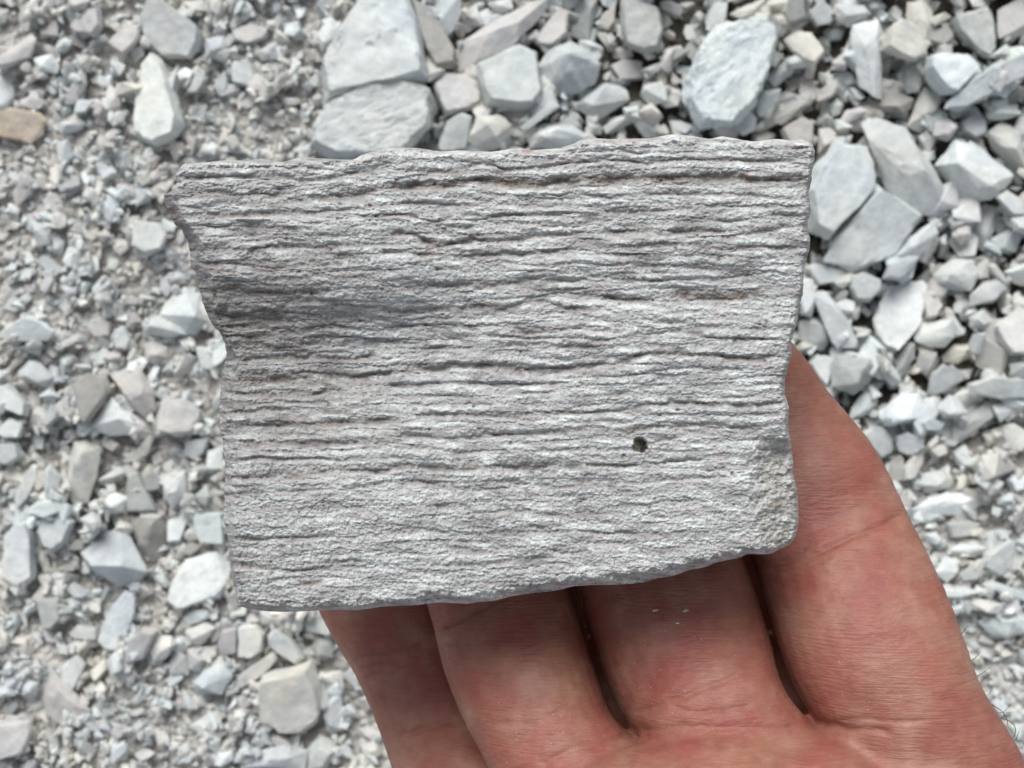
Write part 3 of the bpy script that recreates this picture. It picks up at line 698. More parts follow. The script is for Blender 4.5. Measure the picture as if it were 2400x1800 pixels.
# ---- 300 stones as things of their own, the rest of the gravel as one mass
cand = []
for k, p in enumerate(placed):
    x, y, r = p[:3]
    if not (-5 < x < 2405 and -5 < y < 1805) or r < 15: continue
    i0, i1, j0, j1 = cells(x, y, r * 0.6)
    vis = (own[j0:j1, i0:i1] == k).mean()
    if vis < 0.55: continue
    pt = np.array([[x]]), np.array([[y]])
    if inside(ROCK_OUT, *pt)[0, 0] or inside(HAND_OUT, *pt)[0, 0]: continue
    cand.append((-r * vis, k))
cand.sort()
singles = {k for _, k in cand[:max(0, 298 - len(traced))]}
crng = np.random.RandomState(5)
V, F, C, off = [], [], [], 0
stones = list(traced)
for k, (x, y, r, z, pi, R, tone) in enumerate(placed):
    hi = r > 26
    co, tri = (PROTO_HI if hi else PROTO_LO)[pi]
    sc = pxm(z); W = co @ R.T * (r * GS)
    col = jitter_tone(tone, crng, 0.12)
    loc = Vector(((x - 1200) * sc, (900 - y) * sc, z))
    if k in singles:
        c2, t2 = subdivided(*PROTO_HI[pi])
        me = mesh_np('stone', c2 @ R.T * (r * GS), t2); me.set_sharp_from_angle(angle=math.radians(24)); set_col(me, 'tone', col)
        e = co @ R.T; ev = np.linalg.eigvalsh(np.cov(e[:, :2].T))
        stones.append(dict(me=me, loc=loc, tone=tone, ctr=np.array([x, y]), area=3.14 * .8 * r * r, elong=math.sqrt(ev[1] / ev[0]), n=k, src='f'))
        continue
    V.append(W + np.array(loc)); F.append(tri + off); C.append(np.repeat(col[None], len(co), 0)); off += len(co)
for i in range(16000):                                 # the same gravel goes on beyond the picture
    x, y = crng.uniform(-2700, 5100), crng.uniform(-2500, 4300)
    if HX0 + 15 < x < HX1 - 15 and HY0 + 15 < y < HY1 - 15: continue
    r = 33 * math.exp(crng.normal(0, 0.4)); z = -0.004 + r * GS * crng.uniform(-0.1, 0.5)
    co, tri = PROTO_LO[crng.randint(36)]; a = crng.uniform(0, 6.283); ca, sa = math.cos(a), math.sin(a)
    W = np.stack([co[:, 0] * ca - co[:, 1] * sa, co[:, 0] * sa + co[:, 1] * ca, co[:, 2]], -1) * (r * GS) + ((x - 1200) * GS, (900 - y) * GS, z)
    V.append(W); F.append(tri + off); C.append(np.repeat(jitter_tone(tone_pick(0.4, crng), crng, 0.12)[None], len(co), 0)); off += len(co)
me = mesh_np('gravel', np.concatenate(V), np.concatenate(F), False); set_col(me, 'tone', np.concatenate(C))
link('gravel', me, M_STONE, kind='stuff', label='loose bed of small pale crushed limestone chips', category='gravel')

# ---- labels that single each stone out
lm = [s for s in stones if 'short' in s]
DIRS = ['right of', 'below and right of', 'below', 'below and left of', 'left of', 'above and left of', 'above', 'above and right of']
def size_word(a): return 'tiny' if a < 1700 else 'small' if a < 4200 else 'middling' if a < 9500 else 'sizeable' if a < 20000 else 'large'
def shape_word(s):
    if s['elong'] > 1.9: return 'long narrow'
    if s['elong'] > 1.45: return 'oblong'
    k = len(s['P']) if 'P' in s else 6
    return 'four-cornered' if k <= 4 else 'five-cornered' if k == 5 else 'blocky'
keys = {}
for s in stones:
    if 'label' in s: continue
    b = min(lm, key=lambda q: np.hypot(*(q['ctr'] - s['ctr'])))
    d = s['ctr'] - b['ctr']; s['dist'] = np.hypot(*d)
    di = int(round(math.atan2(d[1], d[0]) / (math.pi / 4))) % 8
    key = (size_word(s['area']), TONE_WORD[s['tone']], shape_word(s), DIRS[di], b['short'])
    keys.setdefault(key, []).append(s)
NTH = ['nearest', 'second nearest', 'third nearest', 'fourth nearest', 'fifth nearest', 'sixth nearest', 'seventh nearest']
for key, ls in keys.items():
    ls.sort(key=lambda s: s['dist'])
    for i, s in enumerate(ls):
        a, t, sh, dr, b = key
        s['label'] = f'{a} {t} {sh} stone {dr} {b}' if len(ls) == 1 else f'{NTH[i]} {a} {t} {sh} stone {dr} {b}'
for s in stones:
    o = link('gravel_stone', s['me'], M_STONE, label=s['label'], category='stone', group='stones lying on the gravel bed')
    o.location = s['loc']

# ================================================================== the held rock
def resample(P, n):
    P = np.array(P, float); d = np.r_[0, np.cumsum(np.hypot(*np.diff(P, axis=0).T))]
    t = np.linspace(0, d[-1], n); return np.stack([np.interp(t, d, P[:, 0]), np.interp(t, d, P[:, 1])], 1)

# the seams between the ridges: crop origin, scale, width, depth, rust, points
SEAMS = """
400,320,4.254 45 .8 .1 130,415 400,415 700,385 950,430 1100,400 1400,450 1600,410 1900,360 2100,320
400,320,4.254 60 1. .2 200,570 450,545 700,600 900,590 1100,600 1300,640 1500,625 1800,590 2080,540
400,320,4.254 45 .6 .1 250,760 500,770 850,775 1150,780 1350,775 1600,740 1850,730
400,320,4.254 45 .6 .2 350,920 620,910 1050,905 1300,930
400,320,4.254 30 .5 .0 500,1000 800,990 1200,975 1500,990
400,320,4.254 50 .8 .3 250,1120 550,1110 740,1140 1000,1100 1250,1110 1500,1100 1750,1085 1900,1095
400,320,4.254 80 .9 .2 330,1280 700,1275 1000,1290 1200,1290 1500,1270 1800,1210
400,320,4.254 40 .4 .1 400,1450 800,1440 1200,1420 1500,1400
400,320,4.254 90 .8 .5 400,1570 700,1560 1000,1560 1300,1590 1500,1560
400,320,4.254 20 .4 .0 400,310 700,315 900,300 1200,320 1600,330
900,320,4.254 35 .7 .5 160,350 400,345 600,360 760,330 950,275 1100,290 1200,340 1500,310 1800,280 2212,250
1,0,1 18 1.2 1. 905,440 982,437 1032,442 1088,430 1123,423 1182,430 1253,435 1323,428 1400,425 1494,421 1565,419 1635,418 1706,416 1800,423 1898,423
900,320,4.254 50 .5 .0 0,640 400,660 750,690
900,320,4.254 30 .6 .2 0,780 300,800 450,840 700,830 950,830 1250,790 1600,770 2000,775
900,320,4.254 35 .8 .4 480,920 700,910 900,910
900,320,4.254 50 1. 1. 80,975 260,970 400,1040 550,1085 750,1070 900,1030 1050,1040
900,320,4.254 45 .7 .4 1050,1040 1300,1030 1500,1000 1700,975 2000,980
900,320,4.254 45 .7 .6 0,1150 250,1170 500,1190 750,1200 1100,1180 1500,1160 2000,1130
900,320,4.254 55 .8 .1 0,1480 300,1490 600,1490 850,1475 1100,1490 1400,1450 1600,1410
900,320,4.254 50 .6 .1 1640,1440 1900,1440 2200,1380
900,320,4.254 60 .7 .2 1380,1640 1700,1560 2212,1600
1400,320,4.254 35 .6 .4 0,250 300,235 500,280 760,230 1000,240 1300,225 1500,250 1800,255 2100,280
1400,320,4.254 25 .5 .1 0,170 150,150 400,165 700,160 1000,160
1400,320,4.254 25 .5 .2 0,610 350,580 600,580 900,590 1400,580 1650,585
1400,320,4.254 35 .5 .3 0,750 300,750 750,740 1000,720 1280,700 1500,720 1750,715
1400,320,4.254 40 .5 .1 600,840 950,800 1300,850 1700,800 2050,785
1400,320,4.254 45 .8 .5 0,970 350,960 500,950 750,945 1000,940 1270,945
1400,320,4.254 55 .8 .4 1500,960 1700,930 2080,920
1400,320,4.254 30 .5 .1 900,1020 1280,1005 1500,1000
1400,320,4.254 60 .6 .2 0,1110 400,1110 650,1090 900,1100 1600,1110 2100,1090
1400,320,4.254 30 .6 .0 50,1170 400,1170
1400,320,4.254 35 .5 .0 300,1310 600,1290 900,1310 1300,1330
1400,320,4.254 35 .5 .1 0,1390 350,1430 500,1440 850,1410 1200,1420 1600,1380
1400,320,4.254 60 .9 .8 0,1600 300,1620 480,1640
1400,320,4.254 75 1. .9 780,1580 950,1600 1200,1610 1450,1600 1650,1580
440,690,4.254 120 1. .4 250,220 500,230 800,250 1000,230
440,690,4.254 50 .8 .1 350,330 700,310 900,300
440,690,4.254 40 .6 .1 480,430 800,420 1100,380 1300,340
440,690,4.254 50 .8 .1 380,500 600,505 900,520
440,690,4.254 40 .6 .0 900,520 1300,490 1500,480 1800,470 2100,480
440,690,4.254 35 .9 .1 500,660 900,650 1200,635 1600,640 1900,590
440,690,4.254 80 1.1 .3 480,850 700,850 1000,850 1250,830 1500,835 1700,840 1850,800 2100,750
440,690,4.254 50 .8 .1 480,1000 800,1000 1200,1000 1600,960
440,690,4.254 35 .6 .0 500,1100 900,1080 1250,1085 1600,1040
440,690,4.254 40 .7 .1 480,1190 800,1160 1100,1170
440,690,4.254 60 1. .2 430,1340 700,1320 1050,1290 1250,1300 1500,1285 1800,1290 2060,1250
440,690,4.254 50 .9 .0 500,1520 800,1500 1100,1500 1400,1500 1800,1480 2200,1470
440,690,4.254 40 .5 .0 550,1570 900,1560
440,690,4.254 40 .7 .0 400,1640 700,1640 1000,1650
440,690,4.254 50 .6 .1 1000,240 1300,230 1550,220 1800,190
440,690,4.254 30 .6 .4 1240,330 1400,310 1600,330
900,690,4.254 50 .8 .2 100,170 350,170 600,150 900,130 1200,150 1450,60 1600,70 1800,140 2000,150
900,690,4.254 35 .6 .1 0,320 300,320 700,300 1000,330
900,690,4.254 40 .6 .1 1000,410 1300,420 1600,440
900,690,4.254 40 .6 .0 1300,370 1500,380 1800,350 2100,330
900,690,4.254 35 .7 .3 350,540 700,540 950,540 1100,525 1500,515 1900,520 2212,515
900,690,4.254 70 1.1 .3 100,740 350,740 550,750 850,710 1100,730 1300,750 1600,760 1800,750 2000,740 2212,700
900,690,4.254 40 .8 .0 0,920 300,900 700,890 1050,900 1500,890 1800,900
900,690,4.254 40 .5 .0 150,1050 600,1000 900,1040
900,690,4.254 45 .9 .3 250,1220 500,1210 800,1200 1050,1220 1300,1215 1450,1190 1650,1195 1900,1190 2200,1170
900,690,4.254 55 .9 .1 0,1430 300,1410 700,1430 850,1440 1000,1400 1250,1400 1500,1380 1900,1380
900,690,4.254 40 .5 .0 600,1600 900,1560 1300,1540
1380,690,4.254 55 1. .6 300,690 420,640 550,600 800,580 1000,600 1200,620 1400,640 1600,650 1880,600
1380,690,4.254 30 .6 .2 500,390 800,380 1100,395 1300,440 1600,450 1900,430
1380,690,4.254 40 .5 .1 600,270 900,290 1200,330 1500,310
1380,690,4.254 30 .5 .1 550,780 800,740 1100,740 1400,780
1380,690,4.254 45 .8 .1 200,1000 400,970 600,940
1380,690,4.254 35 .8 .4 0,1180 150,1150 300,1160 600,1100 800,1080 1000,1080 1300,1110 1600,1120 1950,1080
1380,690,4.254 50 .8 .6 350,1380 600,1330 900,1320 1100,1310 1300,1320 1600,1330 1750,1330
1380,690,4.254 20 .4 .0 600,1480 850,1440 900,1430
1380,690,4.254 25 .4 .0 0,860 200,830 500,800
500,1000,3.687 35 .7 .0 200,150 600,150 900,140 1300,140 1600,90 2000,80
500,1000,3.687 45 .9 .1 150,440 400,440 700,410 1000,390 1400,380 1700,340
500,1000,3.687 30 .6 .1 150,580 400,570 700,560 1000,540 1300,510 1500,470 1800,480
500,1000,3.687 30 .5 .0 250,290 500,280 900,270
500,1000,3.687 35 .6 .7 150,970 450,980 800,970 1000,940
500,1000,3.687 30 .7 .5 150,1190 450,1235 700,1240 1000,1220
500,1000,3.687 30 .6 .9 720,1370 950,1350
500,1000,3.687 30 .4 .0 900,1180 1150,1160 1300,1150
920,1060,4.254 60 1. .2 0,160 150,130 350,170 550,170 850,140 1150,150 1400,160 1650,120 1900,160
920,1060,4.254 45 .7 .2 0,300 200,290 450,320 700,350
920,1060,4.254 45 .7 .0 700,310 1000,300 1300,320 1600,320 2000,290
920,1060,4.254 40 .6 .1 400,540 700,550 900,620 1050,590 1200,580 1500,620 1800,660
920,1060,4.254 50 .6 .2 0,780 300,770 600,830 900,800 1100,810 1400,790 1700,790
920,1060,4.254 40 .5 .0 600,880 850,900 1100,870
920,1060,4.254 35 .6 .2 400,1120 700,1120 900,1120 1100,1090 1400,1070 1600,1060
920,1060,4.254 50 .5 .0 600,970 900,1000 1100,960
920,1060,4.254 30 .4 .7 650,1250 900,1250
920,1060,4.254 30 .4 .0 1200,1290 1450,1290
1380,1040,4.254 35 .8 .1 0,220 350,225 550,195 750,195 850,170 1000,155 1150,180
1380,1040,4.254 50 .6 .0 1130,275 1250,280 1370,270
1380,1040,4.254 40 .6 .2 0,390 350,390 600,385 900,360 1200,345 1450,345
1380,1040,4.254 30 .5 .0 250,630 500,610 800,580 1050,580
1380,1040,4.254 45 .6 .2 0,880 300,880 500,900 700,900
1380,1040,4.254 40 .4 .0 0,700 400,700 500,690
1380,1040,4.254 60 .4 .0 750,1080 1000,1000 1100,990
1380,1040,4.254 30 .4 .0 0,1000 300,1000 650,990
"""

def build_rock():
    NU, NV = 870, 565
    Tc, Bc = resample(TOP, NU), resample(BOTTOM, NU); Lc, Rc = resample(LEFT, NV), resample(RIGHT, NV)
    u = np.linspace(0, 1, NU)[None, :, None]; v = np.linspace(0, 1, NV)[:, None, None]
    P = (1 - v) * Tc[None] + v * Bc[None] + (1 - u) * Lc[:, None] + u * Rc[:, None] \
        - ((1 - u) * (1 - v) * Tc[0] + u * (1 - v) * Tc[-1] + (1 - u) * v * Bc[0] + u * v * Bc[-1])
    x, y = P[..., 0].astype(np.float32), P[..., 1].astype(np.float32)
    dl = x - np.interp(y, Lc[:, 1], Lc[:, 0]); dr = np.interp(y, Rc[:, 1], Rc[:, 0]) - x
    dt = y - np.interp(x, Tc[:, 0], Tc[:, 1]); db = np.interp(x, Bc[:, 0], Bc[:, 1]) - y
    dl, dr, dt, db = (np.maximum(q, 0).astype(np.float32) for q in (dl, dr, dt, db))
    # --- large form, heights in mm
    left = 1 - sstep(820, 1250, x)
    h = 1.5 * left * (1 - sstep(590, 850, y)) - 2.8 * left * sstep(630, 830, y) * (1 - sstep(860, 1130, y))
    h += 0.7 * sstep(900, 1500, x) * (1 - sstep(560, 720, y)) + 0.6 * sstep(1300, 1500, x) * sstep(700, 760, y) * (1 - sstep(790, 900, y))
    h += 0.9 * fbm(x / 420, y / 260, 3, 3) + 0.35 * fbm(x / 150, y / 70, 9, 2)
    # --- seams
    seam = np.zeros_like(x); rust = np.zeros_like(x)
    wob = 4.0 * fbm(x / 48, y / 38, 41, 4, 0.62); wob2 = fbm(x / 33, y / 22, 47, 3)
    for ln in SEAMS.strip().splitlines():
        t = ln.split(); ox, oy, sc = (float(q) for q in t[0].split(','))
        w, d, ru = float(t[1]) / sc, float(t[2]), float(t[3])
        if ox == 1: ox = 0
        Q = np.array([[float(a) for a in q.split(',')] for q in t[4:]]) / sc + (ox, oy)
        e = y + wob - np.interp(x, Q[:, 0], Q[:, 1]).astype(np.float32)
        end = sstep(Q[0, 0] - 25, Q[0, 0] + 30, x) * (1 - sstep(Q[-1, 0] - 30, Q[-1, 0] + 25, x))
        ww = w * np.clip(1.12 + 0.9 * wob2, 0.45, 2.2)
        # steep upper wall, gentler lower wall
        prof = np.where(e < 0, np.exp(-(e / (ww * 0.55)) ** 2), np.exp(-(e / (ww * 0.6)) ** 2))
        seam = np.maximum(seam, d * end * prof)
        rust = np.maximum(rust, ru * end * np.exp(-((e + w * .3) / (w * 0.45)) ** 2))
    # --- ridges, flakes and grain
    warp = 12 * fbm(x / 230, y / 110, 61, 2) + 3 * fbm(x / 30, y / 30, 64, 2)
    yy = y + warp
    rid = fbm(x / 190, yy / 19, 71, 2, 0.5)
    fl = fbm(x / 44, yy / 9.5, 81, 3, 0.55); fl = np.where(fl > 0, fl, fl * 1.25)
    grain = fbm(x / 9.0, y / 6.0, 91, 3, 0.7); crust = np.abs(fbm(x / 21, y / 12, 97, 3, 0.6))
    low = fbm(x / 300, y / 200, 101, 2)
    smooth_right = 0.75 + 0.25 * (1 - sstep(1300, 1800, x) * sstep(900, 1100, y))
    ph = y + 16 * fbm(x / 260, y / 130, 66, 2) + 6 * fbm(x / 48, y / 40, 68, 3)
    ph = ph + 3.0 * fbm(x / 22, y / 18, 67, 2)
    rib = np.abs(np.sin(np.pi * ph / 22.0)) ** 0.8 * np.clip(0.55 + 1.1 * fbm(x / 85, y / 40, 69, 3), 0, 1.2) * (1 - 0.5 * sstep(1050, 1180, y))
    brk = np.clip(1 + 1.1 * fbm(x / 70, y / 40, 95, 3), 0.25, 1.6)
    h += -0.46 * seam * brk + (0.14 * rid + 0.09 * fl + 0.27 * rib) * smooth_right * (1 + 0.6 * low) + (0.13 + 0.04 * sstep(1050, 1200, y)) * grain + (0.20 + 0.08 * sstep(1050, 1200, y)) * crust
    # --- the drilled hole at lower right
    hd = np.hypot((x - 1499) / 21.0, (y - 1044) / 18.0) + 0.38 * fbm(x / 16, y / 14, 111, 3) + 0.10 * np.clip((1499 - x) / 21, -1, 1)
    h += -(1.3 + 0.8 * sstep(1488, 1510, x)) * (1 - sstep(0.68, 1.02, hd)) - 0.12 * np.exp(-((hd - 1.25) / .35) ** 2)
    # small pits
    rp = np.random.RandomState(5)
    pit = np.zeros_like(x)
    for i in range(150):
        cx, cy, r = rp.uniform(560, 1830), rp.uniform(400, 1350), rp.uniform(1.6, 3.4)
        iy = int(np.clip((cy - 370) / 1000 * NV, 8, NV - 9)); 
        m = (np.abs(x - cx) < 12) & (np.abs(y - cy) < 9)
        pit[m] = np.maximum(pit[m], np.exp(-(((x[m] - cx) / (r * 1.4)) ** 2 + ((y[m] - cy) / r) ** 2)))
    h += -0.22 * pit
    # --- lower right broken corner facet, rounded rims
    fx = 1757 + 0.06 * (y - 1100) + 26 * fbm(y / 40, x / 40, 121, 3)
    facet = sstep(1010, 1070, y) * np.clip(x - fx, 0, None)
    h += -0.034 * facet + 0.25 * (facet > 0) * fbm(x / 16, y / 18, 125, 3)
    n_e = fbm(x / 26, y / 26, 131, 3)
    sidew = 8 + 26 * sstep(430, 470, y) * (1 - sstep(690, 790, y)) + 26 * sstep(800, 860, y) * (1 - sstep(1150, 1330, y))
    sidew = sidew * (1 + 0.5 * n_e)
    h += -3.4 * (1 - np.clip(dl / sidew, 0, 1)) ** 1.25
    h += -2.2 * (1 - np.clip(dr / (10 + 5 * n_e), 0, 1)) ** 2
    h += -2.4 * (1 - np.clip(dt / (13 + 9 * n_e), 0, 1)) ** 1.8
    lowrim = 11 + 24 * sstep(900, 1050, x) * (1 - sstep(1650, 1780, x)) * (0.6 + 0.8 * noise2(x / 120, x * 0, 135))
    h += -2.4 * (1 - np.clip(db / (lowrim * (1 + 0.5 * n_e)), 0, 1)) ** 1.3
    rim = 1 - np.clip(np.minimum(np.minimum(db / 42, dt / 26), np.minimum(dl / 34, dr / 22)), 0, 1)
    h += rim * (0.75 * fbm(x / 30, y / 16, 136, 4, 0.65) - 0.1)
    # --- mineral colours, with tones tied to seams, ribs and the left side
    s1 = fbm(x / 120, yy / 16, 141, 4, 0.6); s2 = fbm(x / 75, yy / 11, 151, 4, 0.6); s3 = fbm(x / 26, y / 13, 161, 3)
    base = np.array([0.53, 0.55, 0.54]); pale = np.array([0.73, 0.775, 0.755]); pink = np.array([0.51, 0.475, 0.475]); dark = np.array([0.17, 0.155, 0.15]); blue = np.array([0.27, 0.30, 0.33])
    def mix(c, d, f): return c + (np.asarray(d, np.float32) - c) * np.clip(f, 0, 1).astype(np.float32)[..., None]
    c = np.broadcast_to(base, x.shape + (3,)).astype(np.float32)
    c = mix(c, pale, sstep(-0.05, 0.45, s1) * 0.9)
    s4 = fbm(x / 34, yy / 5.6, 145, 3, 0.6); c = mix(c, np.array([0.30, 0.285, 0.28]), sstep(0.08, 0.5, s4) * 0.5)
    c = mix(c, pale * 1.04, 0.55 * np.clip(rib, 0, 1) ** 2); c = mix(c, np.array([0.30, 0.275, 0.27]), 0.36 * np.clip(0.75 - rib, 0, 1) * (1 - 0.6 * sstep(1050, 1180, y)))  # paler on the rib crests, darker between the ribs
    c = mix(c, pink, sstep(0.0, 0.5, s2 + 0.25 * low) * 0.85)
    dark_l = np.exp(-((x - 560) / 330) ** 2 - ((y - 750) / 135) ** 2) + 0.25 * np.exp(-((x - 450) / 330) ** 2) + 0.35 * np.exp(-((x - 650) / 350) ** 2 - ((y - 960) / 130) ** 2)  # darker over the left part, most in the left-centre hollow
    stain_r = 0.7 * np.exp(-((x - 1560) / 200) ** 2 - ((y - 600) / 90) ** 2) + 0.6 * np.exp(-((x - 1180) / 170) ** 2 - ((y - 760) / 60) ** 2) + 0.5 * np.exp(-((x - 1230) / 130) ** 2 - ((y - 1250) / 90) ** 2)
    bands = sstep(0.02, 0.5, -s1 - 0.25 * s2)
    c = mix(c, dark, bands * (0.42 + 0.5 * dark_l + 0.5 * stain_r) + 0.16 * stain_r + 0.62 * dark_l * np.clip(0.75 + 1.3 * s1 + 0.8 * s2, 0.15, 1.2))
    c = mix(c, blue, 0.7 * np.exp(-((x - 985) / 42) ** 2 - ((y - 650) / 36) ** 2) * sstep(-.2, .3, s3))
    c = mix(c, np.array([0.19, 0.165, 0.15]), 0.62 * np.clip(seam, 0, 1) * np.clip(0.8 + 0.9 * s3 + 0.6 * s2, 0, 1))       # darker along the seams
    rustc = np.array([0.15, 0.098, 0.055])
    c = mix(c, rustc, rust * (0.55 + 0.9 * s3))
    fc = sstep(-6, 34, facet + 12 * s3); c = mix(c, np.array([0.50, 0.48, 0.43]), fc * (0.45 + 0.6 * s3))
    c = mix(c, np.array([0.33, 0.29, 0.23]), fc * sstep(0.15, 0.45, fbm(x / 17, y / 14, 171, 3)) * 0.8)
    c = mix(c, np.array([0.10, 0.09, 0.075]), pit * (rp.rand() * 0 + 0.75))
    c = mix(c, np.array([0.22, 0.19, 0.14]), 0.8 * (1 - sstep(0.7, 0.95, hd)))
    c = mix(c, np.array([0.30, 0.17, 0.15]), 0.8 * np.exp(-((x - 1238) / 11) ** 2 - ((y - 352) / 5) ** 2) + 0.5 * np.exp(-((x - 870) / 18) ** 2 - ((y - 448) / 13) ** 2))
    tl = (1 - np.clip(dl / sidew, 0, 1)) * sstep(440, 470, y) * (1 - sstep(540, 600, y)); c = mix(c, np.array([0.26, 0.235, 0.235]), 1.6 * tl)  # shade of the upper left side wall put into its colour
    # --- to metres
    s = pxm(ROCK_Z)
    Z = ROCK_Z + h.astype(float) * 1e-3; s = pxm(Z); X, Y = (x - 1200) * s, (900 - y) * s
    X = X + 0.00006 * grain; Y = Y - 0.00022 * np.clip(rid, -1, 1)
    front = np.stack([X, Y, Z], -1).reshape(-1, 3)
    idx = np.arange(NU * NV).reshape(NV, NU)
    quads = [np.stack([idx[:-1, :-1], idx[1:, :-1], idx[1:, 1:], idx[:-1, 1:]], -1).reshape(-1, 4)]
    loop = np.concatenate([idx[0, :-1], idx[:-1, -1], idx[-1, :0:-1], idx[:0:-1, 0]])       # clockwise in the picture
    bx, by, bz = X.ravel()[loop], Y.ravel()[loop], Z.ravel()[loop]
    ctr = np.array([bx.mean(), by.mean()]); rings = [front]; prev = loop; cols = [c.reshape(-1, 3)]; off = len(front)
    K, depth = 14, 0.0185
    ang = np.arctan2(by - ctr[1], bx - ctr[0]); t0 = np.arange(len(loop)) / 45.0
    for k in range(1, K + 1):
        f = k / K
        ins = 0.0012 * f + 0.004 * max(0, f - 0.75) ** 1.5 * 4 + 0.0006 * (fbm(t0, np.full_like(t0, f * 6), 181, 3) + 0.3) * f
        dx, dy = ctr[0] - bx, ctr[1] - by; L = np.hypot(dx, dy)
        zz = bz * (1 - f) + (ROCK_Z - depth) * f
        rings.append(np.stack([bx + dx / L * ins, by + dy / L * ins, zz], -1))
        cur = off + np.arange(len(loop)); off += len(loop)
        quads.append(np.stack([np.roll(prev, -1), np.roll(cur, -1), cur, prev], -1)); prev = cur
        cols.append(np.repeat(base[None] * (0.85 + 0.3 * noise2(t0 * 2, np.full_like(t0, f * 9), 191))[:, None], 1, 1))
    rings.append(np.array([[ctr[0], ctr[1], ROCK_Z - depth - 0.0008]])); cols.append(base[None])
    fan = np.stack([np.roll(prev, -1), np.full(len(loop), off), prev], -1)
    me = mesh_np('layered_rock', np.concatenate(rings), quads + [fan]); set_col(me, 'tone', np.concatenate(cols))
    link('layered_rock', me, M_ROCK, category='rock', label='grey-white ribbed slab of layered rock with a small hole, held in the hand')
build_rock()

# ================================================================== the hand
def tube(sections, seg=28, n=2.3):
    """closed loft through (px, py, z_mm below the rock face, half width px, half thickness mm)"""
    S = np.array(sections, float)
    d = np.r_[0, np.cumsum(np.hypot(*np.diff(S[:, :2], axis=0).T))]; t = np.arange(0, d[-1] + 1, 16.0)
    def cr(col):                                       # smooth interpolation
        y = S[:, col]; m = np.gradient(y, d); i = np.clip(np.searchsorted(d, t, 'right') - 1, 0, len(d) - 2)
        hh = d[i + 1] - d[i]; q = (t - d[i]) / hh
        return (2*q**3-3*q**2+1)*y[i] + (q**3-2*q**2+q)*hh*m[i] + (-2*q**3+3*q**2)*y[i+1] + (q**3-q**2)*hh*m[i+1]
    px, py, zm, hw, ht = (cr(k) for k in range(5))
    z = ROCK_Z + zm * 1e-3; s = pxm(z)
    c = np.stack([(px - 1200) * s, (900 - py) * s, z], -1)
    a = np.gradient(c, axis=0); a /= np.linalg.norm(a, axis=1)[:, None]
    lat = np.stack([-a[:, 1], a[:, 0], a[:, 0] * 0], -1); lat /= np.linalg.norm(lat, axis=1)[:, None]
    nor = np.cross(a, lat)
    th = np.linspace(0, 2 * np.pi, seg, endpoint=False)
    cs = np.sign(np.cos(th)) * np.abs(np.cos(th)) ** (2 / n); sn = np.sign(np.sin(th)) * np.abs(np.sin(th)) ** (2 / n)
    A, B = hw * s, ht * 1e-3
    # rounded ends
    k = len(t); e0 = np.minimum(1, (np.arange(k) * 16.0 * s) / A); 
    rnd = np.sqrt(np.clip(1 - (1 - e0) ** 2, 0.02, 1))
    e1 = np.minimum(1, ((k - 1 - np.arange(k)) * 16.0 * s) / A); rnd *= np.sqrt(np.clip(1 - (1 - e1) ** 2, 0.02, 1))
    V = c[:, None] + lat[:, None] * (A * rnd)[:, None, None] * cs[None, :, None] + nor[:, None] * (B * rnd)[:, None, None] * sn[None, :, None]
    idx = np.arange(k * seg).reshape(k, seg); nx = np.roll(idx, -1, 1)
    q = np.stack([idx[:-1], nx[:-1], nx[1:], idx[1:]], -1).reshape(-1, 4)
    V = np.concatenate([V.reshape(-1, 3), c[[0, -1]]]); m0, m1 = k * seg, k * seg + 1
    caps = np.concatenate([np.stack([nx[0], idx[0], np.full(seg, m0)], -1), np.stack([idx[-1], nx[-1], np.full(seg, m1)], -1)])
    return V, q, caps

def blob(px, py, zm, rx, ry, rz, rot):
    """ellipsoid pad; rx, ry photo pixels, rz mm, rot degrees in the picture"""
    z = ROCK_Z + zm * 1e-3; s = pxm(z); n, k = 24, 14
    th = np.linspace(0, 2 * np.pi, n, endpoint=False); ph = np.linspace(0.02, np.pi - 0.02, k)
    T, Pp = np.meshgrid(th, ph); a, b, c = np.cos(T) * np.sin(Pp), np.sin(T) * np.sin(Pp), np.cos(Pp)
    r = math.radians(rot); X, Y = a * rx * s, b * ry * s
    V = np.stack([X * math.cos(r) - Y * math.sin(r) + (px - 1200) * s, X * math.sin(r) + Y * math.cos(r) + (900 - py) * s, c * rz * 1e-3 + z], -1).reshape(-1, 3)
    idx = np.arange(n * k).reshape(k, n); nx = np.roll(idx, -1, 1)
    q = np.stack([idx[:-1], idx[1:], nx[1:], nx[:-1]], -1).reshape(-1, 4)
    V = np.concatenate([V, V[:n].mean(0)[None], V[-n:].mean(0)[None]]); m0, m1 = n * k, n * k + 1
    caps = np.concatenate([np.stack([idx[0], nx[0], np.full(n, m0)], -1), np.stack([nx[-1], idx[-1], np.full(n, m1)], -1)])
    return V, q, caps

